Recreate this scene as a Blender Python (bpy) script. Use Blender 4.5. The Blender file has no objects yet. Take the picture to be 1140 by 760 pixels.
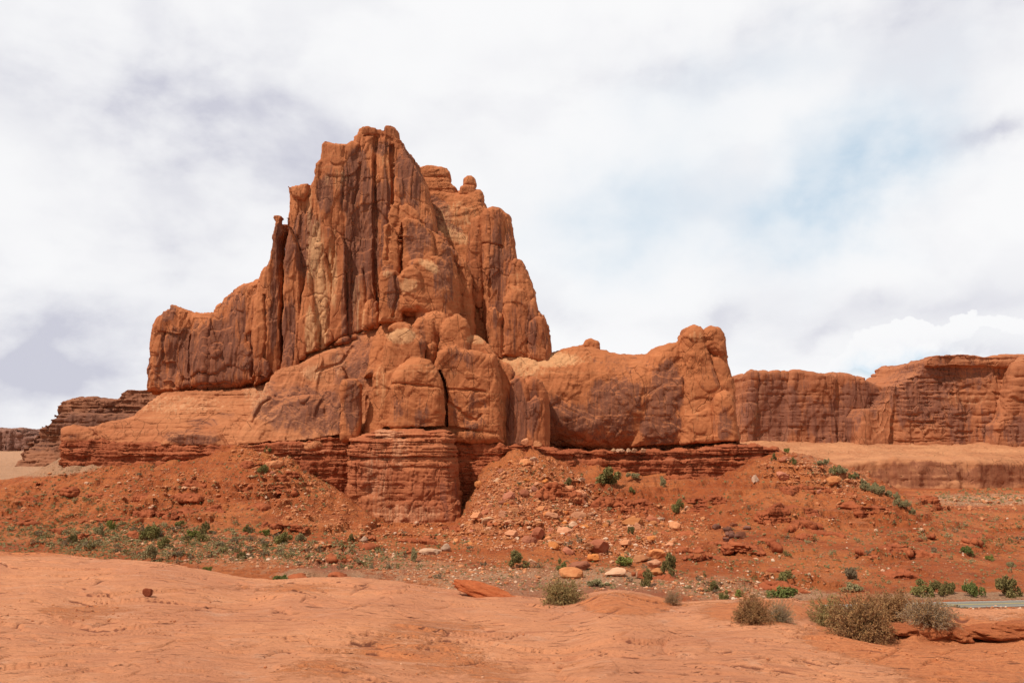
import bpy, math, random
import numpy as np
from mathutils import Vector, Matrix

# ------------------------------------------------------------------ camera, world, sun, exposure
R = math.radians
S = bpy.context.scene
COL = S.collection
PW, PH, FPX = 1140.0, 760.0, 912.0
PITCH = math.atan(110.0 / FPX)
cd = bpy.data.cameras.new('camera')
cam = bpy.data.objects.new('camera', cd)
COL.objects.link(cam)
cd.sensor_width = 36.0
cd.lens = 36.0 * FPX / PW
cd.clip_start = 0.1
cd.clip_end = 40000
cam.location = (0, 0, 0)
cam.rotation_euler = (math.pi / 2 + PITCH, 0, 0)
S.camera = cam

SUN_DIR = Vector((-0.42, -0.36, 0.83)).normalized()      # towards the sun: high, from the left and a little behind
SUN_STRENGTH = 4.4
SKY_STRENGTH = 0.11
CLOUD_LEVEL = 0.97
S.view_settings.view_transform = 'Standard'
S.view_settings.look = 'None'
S.view_settings.gamma = 1
S.view_settings.exposure = 0.0
S.view_settings.use_curve_mapping = False

sl = bpy.data.lights.new('sun', 'SUN')
sl.energy = SUN_STRENGTH
sl.angle = R(0.6)
sl.color = (1.0, 0.95, 0.87)
sun = bpy.data.objects.new('sun', sl)
COL.objects.link(sun)
sun.rotation_euler = SUN_DIR.to_track_quat('Z', 'Y').to_euler()


class NT:
    """small helper for node trees"""
    tint = (1.0, 1.0, 1.0)
    def __init__(s, tree):
        s.t = tree
        s.n = tree.nodes
        s.l = tree.links

    def node(s, typ, **kw):
        nd = s.n.new(typ)
        for k, v in kw.items():
            setattr(nd, k, v)
        return nd

    def put(s, sock, v):
        if hasattr(v, 'is_linked') or isinstance(v, bpy.types.NodeSocket):
            s.l.new(v, sock)
        elif v is not None:
            if sock.type == 'RGBA' and len(v) == 3:
                v = (v[0] * s.tint[0], v[1] * s.tint[1], v[2] * s.tint[2], 1)
            sock.default_value = v

    def math(s, op, a, b=None, c=None, clamp=False):
        nd = s.node('ShaderNodeMath', operation=op, use_clamp=clamp)
        s.put(nd.inputs[0], a)
        if b is not None: s.put(nd.inputs[1], b)
        if c is not None: s.put(nd.inputs[2], c)
        return nd.outputs[0]

    def mapv(s, vec, scale=(1, 1, 1), loc=(0, 0, 0), rot=(0, 0, 0)):
        nd = s.node('ShaderNodeMapping')
        s.put(nd.inputs['Vector'], vec)
        nd.inputs['Scale'].default_value = scale
        nd.inputs['Location'].default_value = loc
        nd.inputs['Rotation'].default_value = rot
        return nd.outputs[0]

    def noise(s, vec, scale=1.0, detail=4, rough=0.55, dist=0.0):
        nd = s.node('ShaderNodeTexNoise')
        s.put(nd.inputs['Vector'], vec)
        nd.inputs['Scale'].default_value = scale
        nd.inputs['Detail'].default_value = detail
        nd.inputs['Roughness'].default_value = rough
        nd.inputs['Distortion'].default_value = dist
        return nd.outputs[0]

    def rng(s, v, a, b, c=0.0, d=1.0, smooth=True):
        nd = s.node('ShaderNodeMapRange', interpolation_type='SMOOTHSTEP' if smooth else 'LINEAR')
        s.put(nd.inputs[0], v)
        for i, x in enumerate((a, b, c, d)):
            s.put(nd.inputs[i + 1], x)
        return nd.outputs[0]

    def mix(s, f, a, b, blend='MIX'):
        nd = s.node('ShaderNodeMix', data_type='RGBA', blend_type=blend)
        s.put(nd.inputs[0], f)
        s.put(nd.inputs[6], a)
        s.put(nd.inputs[7], b)
        return nd.outputs[2]

    def attr(s, name):
        nd = s.node('ShaderNodeAttribute', attribute_name=name)
        return nd.outputs['Fac']


def px_dir(px, py):
    c, s = math.cos(PITCH), math.sin(PITCH)
    dx, dy = (px - 570) / FPX, (380 - py) / FPX
    return dx, c - dy * s, s + dy * c


world = bpy.data.worlds.new('World')
S.world = world
world.use_nodes = True
wt = NT(world.node_tree)
wt.n.clear()
out = wt.node('ShaderNodeOutputWorld')
sky = wt.node('ShaderNodeTexSky', sky_type='NISHITA', sun_disc=False)
sky.sun_elevation = math.asin(SUN_DIR.z)
sky.sun_rotation = math.atan2(SUN_DIR.x, SUN_DIR.y)
sky.air_density = 1.0
sky.dust_density = 1.5
bg1 = wt.node('ShaderNodeBackground')
wt.l.new(sky.outputs[0], bg1.inputs[0])
bg1.inputs[1].default_value = SKY_STRENGTH
tc = wt.node('ShaderNodeTexCoord')
gdir = tc.outputs['Generated']
sep = wt.node('ShaderNodeSeparateXYZ')
wt.l.new(gdir, sep.inputs[0])
az = wt.math('ARCTAN2', sep.outputs[0], sep.outputs[1])
el = wt.math('ARCSINE', sep.outputs[2])
cmb = wt.node('ShaderNodeCombineXYZ')
wt.l.new(az, cmb.inputs[0])
wt.l.new(el, cmb.inputs[1])
# a cloud deck looked at from below: project the direction on a high plane so clouds flatten to the horizon
zc = wt.math('ADD', wt.math('MAXIMUM', sep.outputs[2], 0.0), 0.16)
cx_ = wt.math('DIVIDE', sep.outputs[0], zc)
cy_ = wt.math('DIVIDE', sep.outputs[1], zc)
deck = wt.node('ShaderNodeCombineXYZ')
wt.l.new(cx_, deck.inputs[0])
wt.l.new(cy_, deck.inputs[1])
deckv = deck.outputs[0]
w1 = wt.noise(cmb.outputs[0], 8.0, 6, 0.54)
w2 = wt.noise(wt.mapv(cmb.outputs[0], loc=(5, 9, 3)), 8.0, 6, 0.54)
az2 = wt.math('ADD', az, wt.math('MULTIPLY', wt.math('SUBTRACT', w1, 0.5), 0.20))
el2 = wt.math('ADD', el, wt.math('MULTIPLY', wt.math('SUBTRACT', w2, 0.5), 0.17))


def sky_blob(px, py, rx, ry, rot=0.0, warp=True, p=1.0):
    """soft patch of the sky around one direction; rx, ry in degrees-like pixels"""
    x, y, z = px_dir(px, py)
    a0, e0 = math.atan2(x, y), math.atan2(z, math.hypot(x, y))
    du = wt.math('SUBTRACT', az2 if warp else az, a0)
    dv = wt.math('SUBTRACT', el2 if warp else el, e0)
    c, s = math.cos(rot), math.sin(rot)
    u = wt.math('ADD', wt.math('MULTIPLY', du, c * FPX / rx), wt.math('MULTIPLY', dv, s * FPX / rx))
    v = wt.math('ADD', wt.math('MULTIPLY', du, -s * FPX / ry), wt.math('MULTIPLY', dv, c * FPX / ry))
    r2 = wt.math('ADD', wt.math('MULTIPLY', u, u), wt.math('MULTIPLY', v, v))
    return wt.math('EXPONENT', wt.math('MULTIPLY', r2, -p))


def add_all(lst):
    r = lst[0]
    for x in lst[1:]:
        r = wt.math('ADD', r, x)
    return r


def mul(a, b):
    return wt.math('MULTIPLY', a, b)


cn = wt.noise(deckv, 1.1, 8, 0.6, 0.3)
cn2 = wt.noise(wt.mapv(deckv, loc=(11, 3, 0)), 0.55, 6, 0.55, 0.2)
cn3 = wt.noise(wt.mapv(cmb.outputs[0], scale=(1, 1.5, 1)), 7.0, 6, 0.52, 0.15)
# blue gaps
gap = add_all([mul(sky_blob(925, 200, 95, 52, 0.6), 1.5), mul(sky_blob(700, 235, 100, 60, 0.3), 0.7),
               mul(sky_blob(1000, 412, 38, 11, 0.1), 1.2), mul(sky_blob(820, 80, 110, 30, 0.2), 0.25),
               mul(sky_blob(818, 440, 30, 30, 0.0), 0.35),
               mul(wt.rng(cn2, 0.52, 0.70), wt.rng(az, 0.9, 1.5, 0, 1)),
               mul(wt.rng(cn2, 0.50, 0.66), wt.rng(az, -0.9, -1.5, 0, 1))])
gap = mul(gap, wt.rng(cn3, 0.32, 0.62, 0.45, 1.0))
# grey undersides
grey = add_all([mul(sky_blob(235, 150, 230, 90, -0.15), 0.95), mul(sky_blob(50, 385, 210, 50, 0.0), 1.05),
                mul(sky_blob(210, 240, 120, 45, 0.1), 0.45), mul(sky_blob(1090, 25, 130, 65, 0.1), 0.75),
                mul(sky_blob(1112, 147, 60, 15, 0.05), 0.9), mul(sky_blob(967, 336, 26, 12, 0.1), 0.5),
                mul(sky_blob(922, 366, 32, 14, 0.1), 0.35), 
                mul(sky_blob(790, 372, 50, 16, 0.2), 0.4), mul(sky_blob(720, 62, 150, 34, 0.0), 0.45),
                mul(sky_blob(1075, 335, 120, 20, 0.0), 0.25), mul(sky_blob(640, 360, 60, 20, 0.0), 0.25),
                mul(sky_blob(20, 440, 120, 22, 0.0), 0.35)])
cn4 = wt.noise(wt.mapv(cmb.outputs[0], scale=(1, 1.8, 1), loc=(2, 7, 0)), 5.0, 8, 0.52, 0.2)
grey = mul(mul(grey, wt.rng(cn3, 0.34, 0.62, 0.35, 1.25)), wt.rng(cn4, 0.38, 0.60, 0.65, 1.30))
grey = wt.math('ADD', grey, mul(wt.rng(cn4, 0.50, 0.66), 0.20))
puff = wt.noise(cmb.outputs[0], 26.0, 7, 0.55, 0.2)
white = add_all([mul(sky_blob(1045, 376, 66, 20, 0.05), 1.1), mul(sky_blob(965, 405, 55, 12, 0.0), 0.8), mul(sky_blob(1020, 366, 22, 10, 0.05), 0.6), mul(sky_blob(1085, 376, 36, 12, 0.0), 0.5)])
white = wt.rng(wt.math('ADD', white, mul(wt.math('SUBTRACT', puff, 0.5), 1.5)), 0.46, 0.58)
shade = mul(mul(sky_blob(1040, 352, 150, 30, 0.0, False), 0.25), wt.math('SUBTRACT', 1.0, white))
under_ = mul(mul(sky_blob(1065, 396, 75, 14, 0.0, False), wt.rng(puff, 0.35, 0.6)), 0.75)
grey = wt.math('MAXIMUM', wt.math('SUBTRACT', grey, mul(white, 1.4)), 0.0)
grey = wt.math('MINIMUM', wt.math('ADD', grey, wt.math('ADD', shade, under_)), 1.3)
gcol = wt.mix(wt.math('MINIMUM', mul(grey, 0.8), 1.0), (0.985, 0.985, 0.995), (0.63, 0.635, 0.725))
gcol = wt.mix(wt.math('MINIMUM', mul(gap, 0.75), 0.9), gcol, (0.62, 0.80, 0.94))
fac_c = wt.math('MINIMUM', wt.math('ADD', wt.math('SUBTRACT', 1.0, mul(gap, 0.22)), mul(white, 0.8)), 1.0)
fac_c = wt.math('MAXIMUM', fac_c, 0.12)
# unseen sky overhead and behind is dimmed to lower the ambient light
over = wt.rng(sep.outputs[2], 0.50, 0.85, 1.0, 0.62)
back = wt.rng(sep.outputs[1], 0.1, -0.5, 1.0, 0.60)
lvl = mul(mul(over, back), CLOUD_LEVEL)
bg2 = wt.node('ShaderNodeBackground')
wt.l.new(gcol, bg2.inputs[0])
wt.l.new(lvl, bg2.inputs[1])
bluebg = wt.node('ShaderNodeBackground')
mx = wt.node('ShaderNodeMixShader')
wt.l.new(fac_c, mx.inputs[0])
wt.l.new(bg1.outputs[0], mx.inputs[1])
wt.l.new(bg2.outputs[0], mx.inputs[2])
wt.l.new(mx.outputs[0], out.inputs[0])

# ------------------------------------------------------------------ numeric helpers
f32 = np.float32
_r = np.random.RandomState(7)
PERM = _r.permutation(256).astype(np.int32)
_g = _r.normal(size=(256, 3))
GRAD = (_g / np.linalg.norm(_g, axis=1)[:, None]).astype(f32)


def pn(p, seed=0):
    """gradient noise, p (...,3), about -0.7..0.7"""
    sh = p.shape[:-1]
    p = p.reshape(-1, 3)
    i = np.floor(p)
    f = (p - i).astype(f32)
    i = i.astype(np.int32)
    u = f * f * f * (f * (f * 6 - 15) + 10)
    hx = (PERM[(i[:, 0] + seed) & 255], PERM[(i[:, 0] + 1 + seed) & 255])
    res = 0
    for a in (0, 1):
        wx = u[:, 0] if a else 1 - u[:, 0]
        for b in (0, 1):
            wy = u[:, 1] if b else 1 - u[:, 1]
            hy = PERM[(hx[a] + i[:, 1] + b) & 255]
            for c in (0, 1):
                wz = u[:, 2] if c else 1 - u[:, 2]
                g = GRAD[PERM[(hy + i[:, 2] + c) & 255]]
                res = res + wx * wy * wz * (g[:, 0] * (f[:, 0] - a) + g[:, 1] * (f[:, 1] - b) + g[:, 2] * (f[:, 2] - c))
    return (res * 1.4).reshape(sh).astype(f32)


def fbm(p, octv=4, seed=0, gain=0.5):
    r, a, q = 0, 1.0, p
    for k in range(octv):
        r = r + a * pn(q, seed + 17 * k)
        a *= gain
        q = q * 2.03 + 3.1
    return r


def n2(x, z, sx, sz, octv=3, seed=0, gain=0.5):
    return fbm(np.stack([x * sx, z * sz, np.full_like(x, 0.37 + seed)], -1).astype(f32), octv, seed, gain)


def sst(a, b, x):
    t = np.clip((x - a) / (b - a), 0, 1)
    return t * t * (3 - 2 * t)


def facets(p, seed=0, tilt=0.10):
    """jointed blocks: every cell is a flat face with its own offset and tilt; p in cell units"""
    q = p - 0.5
    b0 = np.floor(q).astype(np.int32)
    best = np.full(len(p), 1e9, f32)
    val = np.zeros(len(p), f32)
    for a in (0, 1):
        for b in (0, 1):
            for c in (0, 1):
                i = b0 + np.array([a, b, c])
                h = PERM[(PERM[(PERM[(i[:, 0] + seed) & 255] + i[:, 1]) & 255] + i[:, 2]) & 255]
                g = GRAD[h]
                ctr = i + 0.5 + 0.42 * g
                dlt = (p - ctr).astype(f32)
                d = (dlt * dlt).sum(1)
                m = d < best
                best = np.where(m, d, best)
                g2 = GRAD[PERM[(h + 91) & 255]]
                val = np.where(m, 0.5 * g2[:, 0] + (dlt * g2).sum(1) * tilt * 4, val)
    return val


def terr(v, sharp=0.15):
    """staircase of v with rounded risers: flat slabs with crisp edges"""
    f = np.floor(v)
    t = v - f
    return f + sst(0.5 - sharp, 0.5 + sharp, t)


CP, SP = math.cos(PITCH), math.sin(PITCH)


def zz(py, d):
    dy = (380 - np.asarray(py, float)) / FPX
    return d * (SP + dy * CP) / (CP - dy * SP)


def xx(px, py, d):
    dy = (380 - np.asarray(py, float)) / FPX
    return d * ((np.asarray(px, float) - 570) / FPX) / (CP - dy * SP)


def P(px, py, d):
    return Vector((float(xx(px, py, d)), d, float(zz(py, d))))


def proj(V):
    """world points -> reference pixel"""
    f = V[..., 1] * CP + V[..., 2] * SP
    up = -V[..., 1] * SP + V[..., 2] * CP
    return 570 + FPX * V[..., 0] / f, 380 - FPX * up / f


def poly_sdf(X, Z, pts):
    """signed distance (negative inside) to a polygon"""
    d2 = np.full(X.shape, 1e9, f32)
    ins = np.zeros(X.shape, bool)
    n = len(pts)
    for i in range(n):
        ax, az_ = pts[i]
        bx, bz = pts[(i + 1) % n]
        ex, ez = bx - ax, bz - az_
        wx, wz = X - ax, Z - az_
        t = np.clip((wx * ex + wz * ez) / (ex * ex + ez * ez + 1e-9), 0, 1)
        d2 = np.minimum(d2, (wx - t * ex) ** 2 + (wz - t * ez) ** 2)
        c = ((az_ <= Z) & (bz > Z)) | ((bz <= Z) & (az_ > Z))
        if abs(ez) > 1e-9:
            ins ^= c & (X < ax + (Z - az_) * ex / ez)
    d = np.sqrt(d2)
    return np.where(ins, -d, d).astype(f32)


def line_dist(X, Z, pts):
    d2 = np.full(X.shape, 1e9, f32)
    for (ax, az_), (bx, bz) in zip(pts[:-1], pts[1:]):
        ex, ez = bx - ax, bz - az_
        wx, wz = X - ax, Z - az_
        t = np.clip((wx * ex + wz * ez) / (ex * ex + ez * ez + 1e-9), 0, 1)
        d2 = np.minimum(d2, (wx - t * ex) ** 2 + (wz - t * ez) ** 2)
    return np.sqrt(d2)


def pxline(pts, d):
    return [(float(xx(a, b, d)), float(zz(b, d))) for a, b in pts]


def rint(a, b, k):
    """intersection of two half spaces with an edge rounded to radius k"""
    if k <= 0.01:
        return np.maximum(a, b)
    u, v = np.maximum(a + k, 0), np.maximum(b + k, 0)
    return np.sqrt(u * u + v * v) + np.minimum(np.maximum(a, b) + k, 0) - k


_sr = np.random.RandomState(3)
_edges = np.cumsum(_sr.uniform(0.5, 2.6, 600))
_vals = _sr.uniform(0, 1, 600)


def strata(z):
    """random beds: 0..1 per bed, with narrow soft joints"""
    z = np.asarray(z) + 400.0
    i = np.searchsorted(_edges, z).clip(1, 598)
    lo, hi = _edges[i - 1], _edges[i]
    t = (z - lo) / (hi - lo)
    w = np.minimum(0.35, 0.35 / (hi - lo))
    v = _vals[i]
    e = np.minimum(t, 1 - t)
    return (v + 0.8 * (1 - sst(0, 1, e / w))).astype(f32)


def mass_sdf(m, xs, ys, zs):
    X, Z = np.meshgrid(xs, zs, indexing='ij')
    X = X.astype(f32)
    Z = Z.astype(f32)
    d0, k = m['d'], m.get('k', 4)
    dref = m.get('dref', d0 + 0.7 * k)
    pts = pxline(m['poly'], dref)
    sd = m.get('seed', 1)
    a = poly_sdf(X, Z, pts)
    na = m.get('edge', 0.8)
    a = a + na * n2(X, Z, 0.14, 0.14, 3, sd) + 0.4 * na * n2(X, Z, 0.5, 0.5, 2, sd + 3)
    zr = min(p[1] for p in pts)
    xm = 0.5 * (min(p[0] for p in pts) + max(p[0] for p in pts))
    lean, yaw = m.get('lean', 0.0), m.get('yaw', 0.0)
    fr = d0 + lean * (Z - zr) + yaw * (X - xm)
    if 'curve' in m:                     # more set back the higher it gets
        fr = fr + m['curve'] * np.maximum(Z - zr, 0) ** 2
    ra, rs, rz = m.get('relief', (1.5, 0.05, 0.03))
    fr = fr + ra * n2(X, Z, rs, rz, 4, sd + 5)
    fa = m.get('flute', 0.0)
    if fa:
        n = n2(X + 3 * n2(X, Z, 0.03, 0.03, 2, sd), Z, 0.075, 0.007, 2, sd + 9)
        fr = fr + fa * (terr(n * 3.0, 0.07) / 1.8)
    sa = m.get('slab', 0.0)
    if sa:
        n = n2(X, Z, 0.032, 0.024, 2, sd + 21)
        fr = fr + sa * terr(n * 3.0, 0.05) * 0.6
    for (bpts, off, w) in m.get('panels', ()):
        bl = pxline(bpts, dref)
        bz = np.array([p[1] for p in bl][::-1])
        bx = np.array([p[0] for p in bl][::-1])
        o = np.argsort(bz)
        xb = np.interp(Z, bz[o], bx[o]) + 0.7 * n2(X * 0, Z, 1, 0.12, 3, sd + int(bpts[0][0]))
        mask = sst(bz.min() - 2, bz.min(), Z) * sst(bz.max() + 18, bz.max() - 6, Z)
        fr = fr + 0.75 * off * sst(-w, w, X - xb) * mask
    cr = 0
    for cpts, w, dep in m.get('cracks', ()):
        cl = pxline(cpts, dref)
        wob = 0.5 * n2(X, Z, 0.3, 0.3, 2, sd + 31)
        cr = cr + dep * np.exp(-((line_dist(X, Z, cl) + wob).clip(0) / w) ** 2)
    if m.get('cracks'):
        fr = fr + cr
    st = m.get('strata', 0.0)
    if st:
        if 'strata_y' in m:
            zl = float(zz(m['strata_y'], dref))
            st = st * (0.28 + 0.72 * sst(zl - 1.5, zl + 1.5, Z + 1.5 * n2(X, Z, 0.04, 0.02, 2, sd + 8)))
        wv = 1.2 * n2(X, Z, 0.02, 0.02, 2, sd + 2) + m.get('dip', 0.0) * X
        sv = strata(Z + wv) * (0.6 + 0.8 * n2(X, Z, 0.08, 0.3, 2, sd + 6).clip(-0.6, 0.6))
        fr = fr + st * sv
        a = a + 0.6 * st * sv
    nl = 1.0 / math.sqrt(1 + lean * lean + yaw * yaw)
    bk = m.get('back', d0 + 40)
    Y = ys[None, :, None].astype(f32)
    b = (fr[:, None, :] - Y) * nl
    c = Y - bk
    A = a[:, None, :]
    r = rint(A, b, k)
    r = rint(r, c, m.get('kb', k))
    return r


def surface_nets(F, org, h):
    Sg = F < 0
    nx, ny, nz = F.shape
    cnt = np.zeros((nx - 1, ny - 1, nz - 1), np.uint8)
    for a in (0, 1):
        for b in (0, 1):
            for c in (0, 1):
                cnt += Sg[a:nx - 1 + a, b:ny - 1 + b, c:nz - 1 + c]
    act = (cnt > 0) & (cnt < 8)
    I = np.argwhere(act)
    idx = np.full(act.shape, -1, np.int32)
    idx[act] = np.arange(len(I))
    acc = np.zeros((len(I), 3), f32)
    num = np.zeros(len(I), f32)
    cs = [(a, b, c) for a in (0, 1) for b in (0, 1) for c in (0, 1)]
    val = {q: F[I[:, 0] + q[0], I[:, 1] + q[1], I[:, 2] + q[2]] for q in cs}
    for q in cs:
        for ax in range(3):
            if q[ax] == 0:
                q2 = tuple(1 if k == ax else q[k] for k in range(3))
                fa, fb = val[q], val[q2]
                m = (fa < 0) != (fb < 0)
                t = np.where(m, fa / np.where(m, fa - fb, 1), 0)
                for k in range(3):
                    acc[:, k] += np.where(m, (t if k == ax else q[k]), 0)
                num += m
    V = (I + acc / num[:, None]) * h + np.array(org)
    faces = []
    for ax in range(3):
        s0 = [slice(1, -1)] * 3
        s0[ax] = slice(0, -1)
        s1 = list(s0)
        s1[ax] = slice(1, None)
        A, B = Sg[tuple(s0)], Sg[tuple(s1)]
        E = np.argwhere(A != B)
        if not len(E):
            continue
        aa = A[tuple(E.T)]
        off = np.ones(3, int)
        off[ax] = 0
        E = E + off
        u, v = (ax + 1) % 3, (ax + 2) % 3
        q = []
        for du, dv in ((1, 1), (0, 1), (0, 0), (1, 0)):
            C = E.copy()
            C[:, u] -= du
            C[:, v] -= dv
            q.append(idx[C[:, 0], C[:, 1], C[:, 2]])
        Q = np.stack(q, 1)
        Q[~aa] = Q[~aa][:, ::-1]
        faces.append(Q)
    return V.astype(f32), np.concatenate(faces)


def vert_normals(V, Q):
    a, b, c, d = (V[Q[:, i]] for i in range(4))
    n = np.cross(c - a, d - b)
    N = np.zeros_like(V)
    for k in range(3):
        for i in range(4):
            N[:, k] += np.bincount(Q[:, i], n[:, k], len(V))
    return N / (np.linalg.norm(N, axis=1)[:, None] + 1e-9)


def mesh_from(name, V, Q, attrs=None, smooth=True):
    me = bpy.data.meshes.new(name)
    Q = np.asarray(Q, np.int32)
    nv, nf, k = len(V), len(Q), Q.shape[1]
    me.vertices.add(nv)
    me.vertices.foreach_set('co', np.asarray(V, f32).ravel())
    me.loops.add(nf * k)
    me.loops.foreach_set('vertex_index', Q.ravel())
    me.polygons.add(nf)
    me.polygons.foreach_set('loop_start', np.arange(0, nf * k, k, dtype=np.int32))
    me.polygons.foreach_set('loop_total', np.full(nf, k, np.int32))
    me.update(calc_edges=True)
    me.polygons.foreach_set('use_smooth', np.full(nf, smooth))
    for an, av in (attrs or {}).items():
        at = me.attributes.new(an, 'FLOAT', 'POINT')
        at.data.foreach_set('value', np.asarray(av, f32))
    return me


def link(name, me, mat, parent=None):
    o = bpy.data.objects.new(name, me)
    COL.objects.link(o)
    if mat is not None and not me.materials:
        me.materials.append(mat)
    if parent is not None:
        o.parent = parent
    return o


def tag(o, label=None, cat=None, group=None, kind=None):
    if label: o['label'] = label
    if cat: o['category'] = cat
    if group: o['group'] = group
    if kind: o['kind'] = kind
    return o


def empty(name, loc=(0, 0, 0)):
    o = bpy.data.objects.new(name, None)
    COL.objects.link(o)
    o.location = loc
    return o


def ell(px, py, lst, soft=0.5):
    """stain map: union of soft ellipses given in picture coordinates of the wall"""
    r = np.zeros(px.shape, f32)
    for e in lst:
        cx, cy, rx, ry, s = e[:5]
        rot = e[5] if len(e) > 5 else 0.0
        c, sn = math.cos(rot), math.sin(rot)
        u = ((px - cx) * c + (py - cy) * sn) / rx
        v = (-(px - cx) * sn + (py - cy) * c) / ry
        q = np.sqrt(u * u + v * v)
        r = np.maximum(r, s * (1 - sst(1 - soft, 1 + soft, q)))
    return r


def build_rock(name, masses, h, mat, parent, style='wall', varn=(), pale=(), amp=1.0, union=0.0, pad=6.0, fscale=1.0, bed_y=None):
    lo, hi = np.array([1e9] * 3), -np.array([1e9] * 3)
    boxes = []
    for m in masses:
        dref = m.get('dref', m['d'] + 0.7 * m.get('k', 4))
        p = np.array(pxline(m['poly'], dref))
        slop = abs(m.get('lean', 0)) * 0
        zspan = p[:, 1].max() - p[:, 1].min()
        ymin = m['d'] + min(0, m.get('lean', 0) * zspan) - abs(m.get('yaw', 0)) * 0.5 * np.ptp(p[:, 0]) - 5
        b0 = np.array([p[:, 0].min(), ymin, p[:, 1].min()]) - pad * 0.5
        b1 = np.array([p[:, 0].max(), m.get('back', m['d'] + 40), p[:, 1].max()]) + pad * 0.5
        boxes.append((b0, b1))
        lo, hi = np.minimum(lo, b0), np.maximum(hi, b1)
    lo -= h * 2
    hi += h * 2
    n = np.ceil((hi - lo) / h).astype(int) + 1
    F = np.full(n, 3.0, f32)
    for m, (b0, b1) in zip(masses, boxes):
        i0 = np.maximum(((b0 - lo) / h).astype(int), 0)
        i1 = np.minimum(((b1 - lo) / h).astype(int) + 2, n)
        ax = [lo[k] + h * np.arange(i0[k], i1[k]) for k in range(3)]
        r = mass_sdf(m, *ax)
        sub = F[i0[0]:i1[0], i0[1]:i1[1], i0[2]:i1[2]]
        if m.get('cut'):
            np.maximum(sub, -r, out=sub)
            continue
        ku = m.get('union', union)
        if ku > 0:
            hh = np.maximum(ku - np.abs(sub - r), 0) / ku
            sub[...] = np.minimum(sub, r) - hh * hh * ku * 0.25
        else:
            np.minimum(sub, r, out=sub)
    F[0], F[-1], F[:, 0], F[:, -1], F[:, :, 0], F[:, :, -1] = 3, 3, 3, 3, 3, 3
    V, Q = surface_nets(F, lo, h)
    del F
    N = vert_normals(V, Q)
    steep = sst(0.75, 0.45, np.abs(N[:, 2]))
    D = np.zeros(len(V), f32)
    s = h / 0.6
    fs = 1.0 / fscale
    W = V * fs
    if style in ('wall', 'dome'):
        wl = 1.0 if style == 'wall' else 0.22
        # tall flat panels with crisp arrises
        n = fbm(W * np.array([0.05, 0.05, 0.006]) + 0.03 * fbm(W * 0.04, 2, 40)[:, None], 2, 41)
        D += amp * wl * 1.1 * steep * terr(n * 4.0, 0.05) * 0.6
        # thin joints: narrow grooves along the zero lines of smooth noise
        n = fbm(W * np.array([0.075, 0.075, 0.005]), 2, 43)
        g = sst(-0.15, 0.2, fbm(W * 0.03, 2, 44))
        D -= amp * (0.9 if style == 'wall' else 0.6) * steep * g * np.exp(-(n / 0.015) ** 2)
        n = fbm(W * np.array([0.030, 0.030, 0.028]), 2, 45)
        g = sst(0.0, 0.3, fbm(W * 0.035, 2, 46))
        D -= amp * (1.0 if style == 'wall' else 0.7) * g * np.exp(-(n / 0.011) ** 2)
        wp = W + 3.0 * np.stack([fbm(W * 0.05 + k_ * 9.1, 2, 47) for k_ in range(3)], -1)
        if style == 'wall':
            D += amp * 1.0 * facets(wp / np.array([9.0, 9.0, 24.0]), 3) * steep
            D += amp * 0.28 * facets(wp / np.array([3.6, 3.6, 9.0]), 5)
        else:
            D += amp * 0.95 * facets(wp / np.array([13.0, 13.0, 11.0]), 3)
            D += amp * 0.45 * facets(wp / np.array([5.0, 5.0, 4.2]), 5) * sst(-0.25, 0.15, fbm(W * 0.03, 2, 48))
        # spalled slabs: flat patches with curved sharp edges
        n = fbm(W * (np.array([0.05, 0.05, 0.014]) if style == 'wall' else np.array([0.035, 0.035, 0.03])), 3 if style == 'wall' else 2, 51)
        D += amp * (0.8 if style == 'wall' else 0.45) * terr(n * 4.5, 0.05)
        n = fbm(W * (np.array([0.20, 0.20, 0.022]) if style == 'wall' else np.array([0.12, 0.12, 0.10])), 3, 57)
        D += amp * (0.22 if style == 'wall' else 0.30) * terr(n * 4, 0.07) * sst(-0.2, 0.3, fbm(W * 0.04, 2, 58))
        D += amp * 0.16 * fbm(W * 0.12, 3, 61)
        # horizontal bedding joints, few and thin
        zt = W[:, 2] * 0.085 + 0.25 * fbm(W * 0.02, 2, 71)
        q = np.abs(zt - np.round(zt))
        D -= amp * (0.25 if style == 'wall' else 0.4) * np.exp(-(q / 0.02) ** 2) * sst(0.0, 0.35, fbm(W * 0.045, 2, 72)) * steep
        if style == 'dome':
            D += amp * 0.6 * fbm(W * 0.05, 2, 63)
    elif style == 'beds':
        wv = 1.2 * fbm(W * 0.03, 2, 11)
        msk = sst(-0.35, 0.25, fbm(W * np.array([0.05, 0.05, 0.25]), 3, 12))
        sv = strata((W[:, 2] + wv) * 1.35)
        if bed_y is not None:
            pyv = proj(V)[1]
            msk = msk * (0.25 + 0.75 * sst(bed_y + 5, bed_y - 3, pyv + 2.0 * fbm(W * 0.05, 2, 13)))
        D -= amp * 0.8 * sv * steep * msk
        n = fbm(W * np.array([0.14, 0.14, 0.05]), 3, 57)
        D += amp * (0.5 if bed_y is None else 0.25) * terr(n * 4, 0.06)
        n = fbm(W * np.array([0.11, 0.11, 0.03]), 2, 43)
        D -= amp * 0.9 * steep * np.exp(-(n / 0.03) ** 2) * sst(-0.2, 0.2, fbm(W * 0.08, 2, 44))
        D += amp * 0.3 * fbm(W * 0.3, 3, 61)
        wp = W + 1.5 * np.stack([fbm(W * 0.08 + k_ * 9.1, 2, 47) for k_ in range(3)], -1)
        D += amp * 0.8 * facets(wp / np.array([5.0, 5.0, 3.0]), 3) * steep
    D += amp * 0.13 * fbm(V * 0.75 / s, 2, 81)
    V = V + N * D[:, None]
    px, py = proj(V)
    at = {'varn': ell(px, py, varn), 'pale': ell(px, py, pale)}
    me = mesh_from(name, V, Q, at)
    o = link(name, me, mat, parent)
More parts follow.
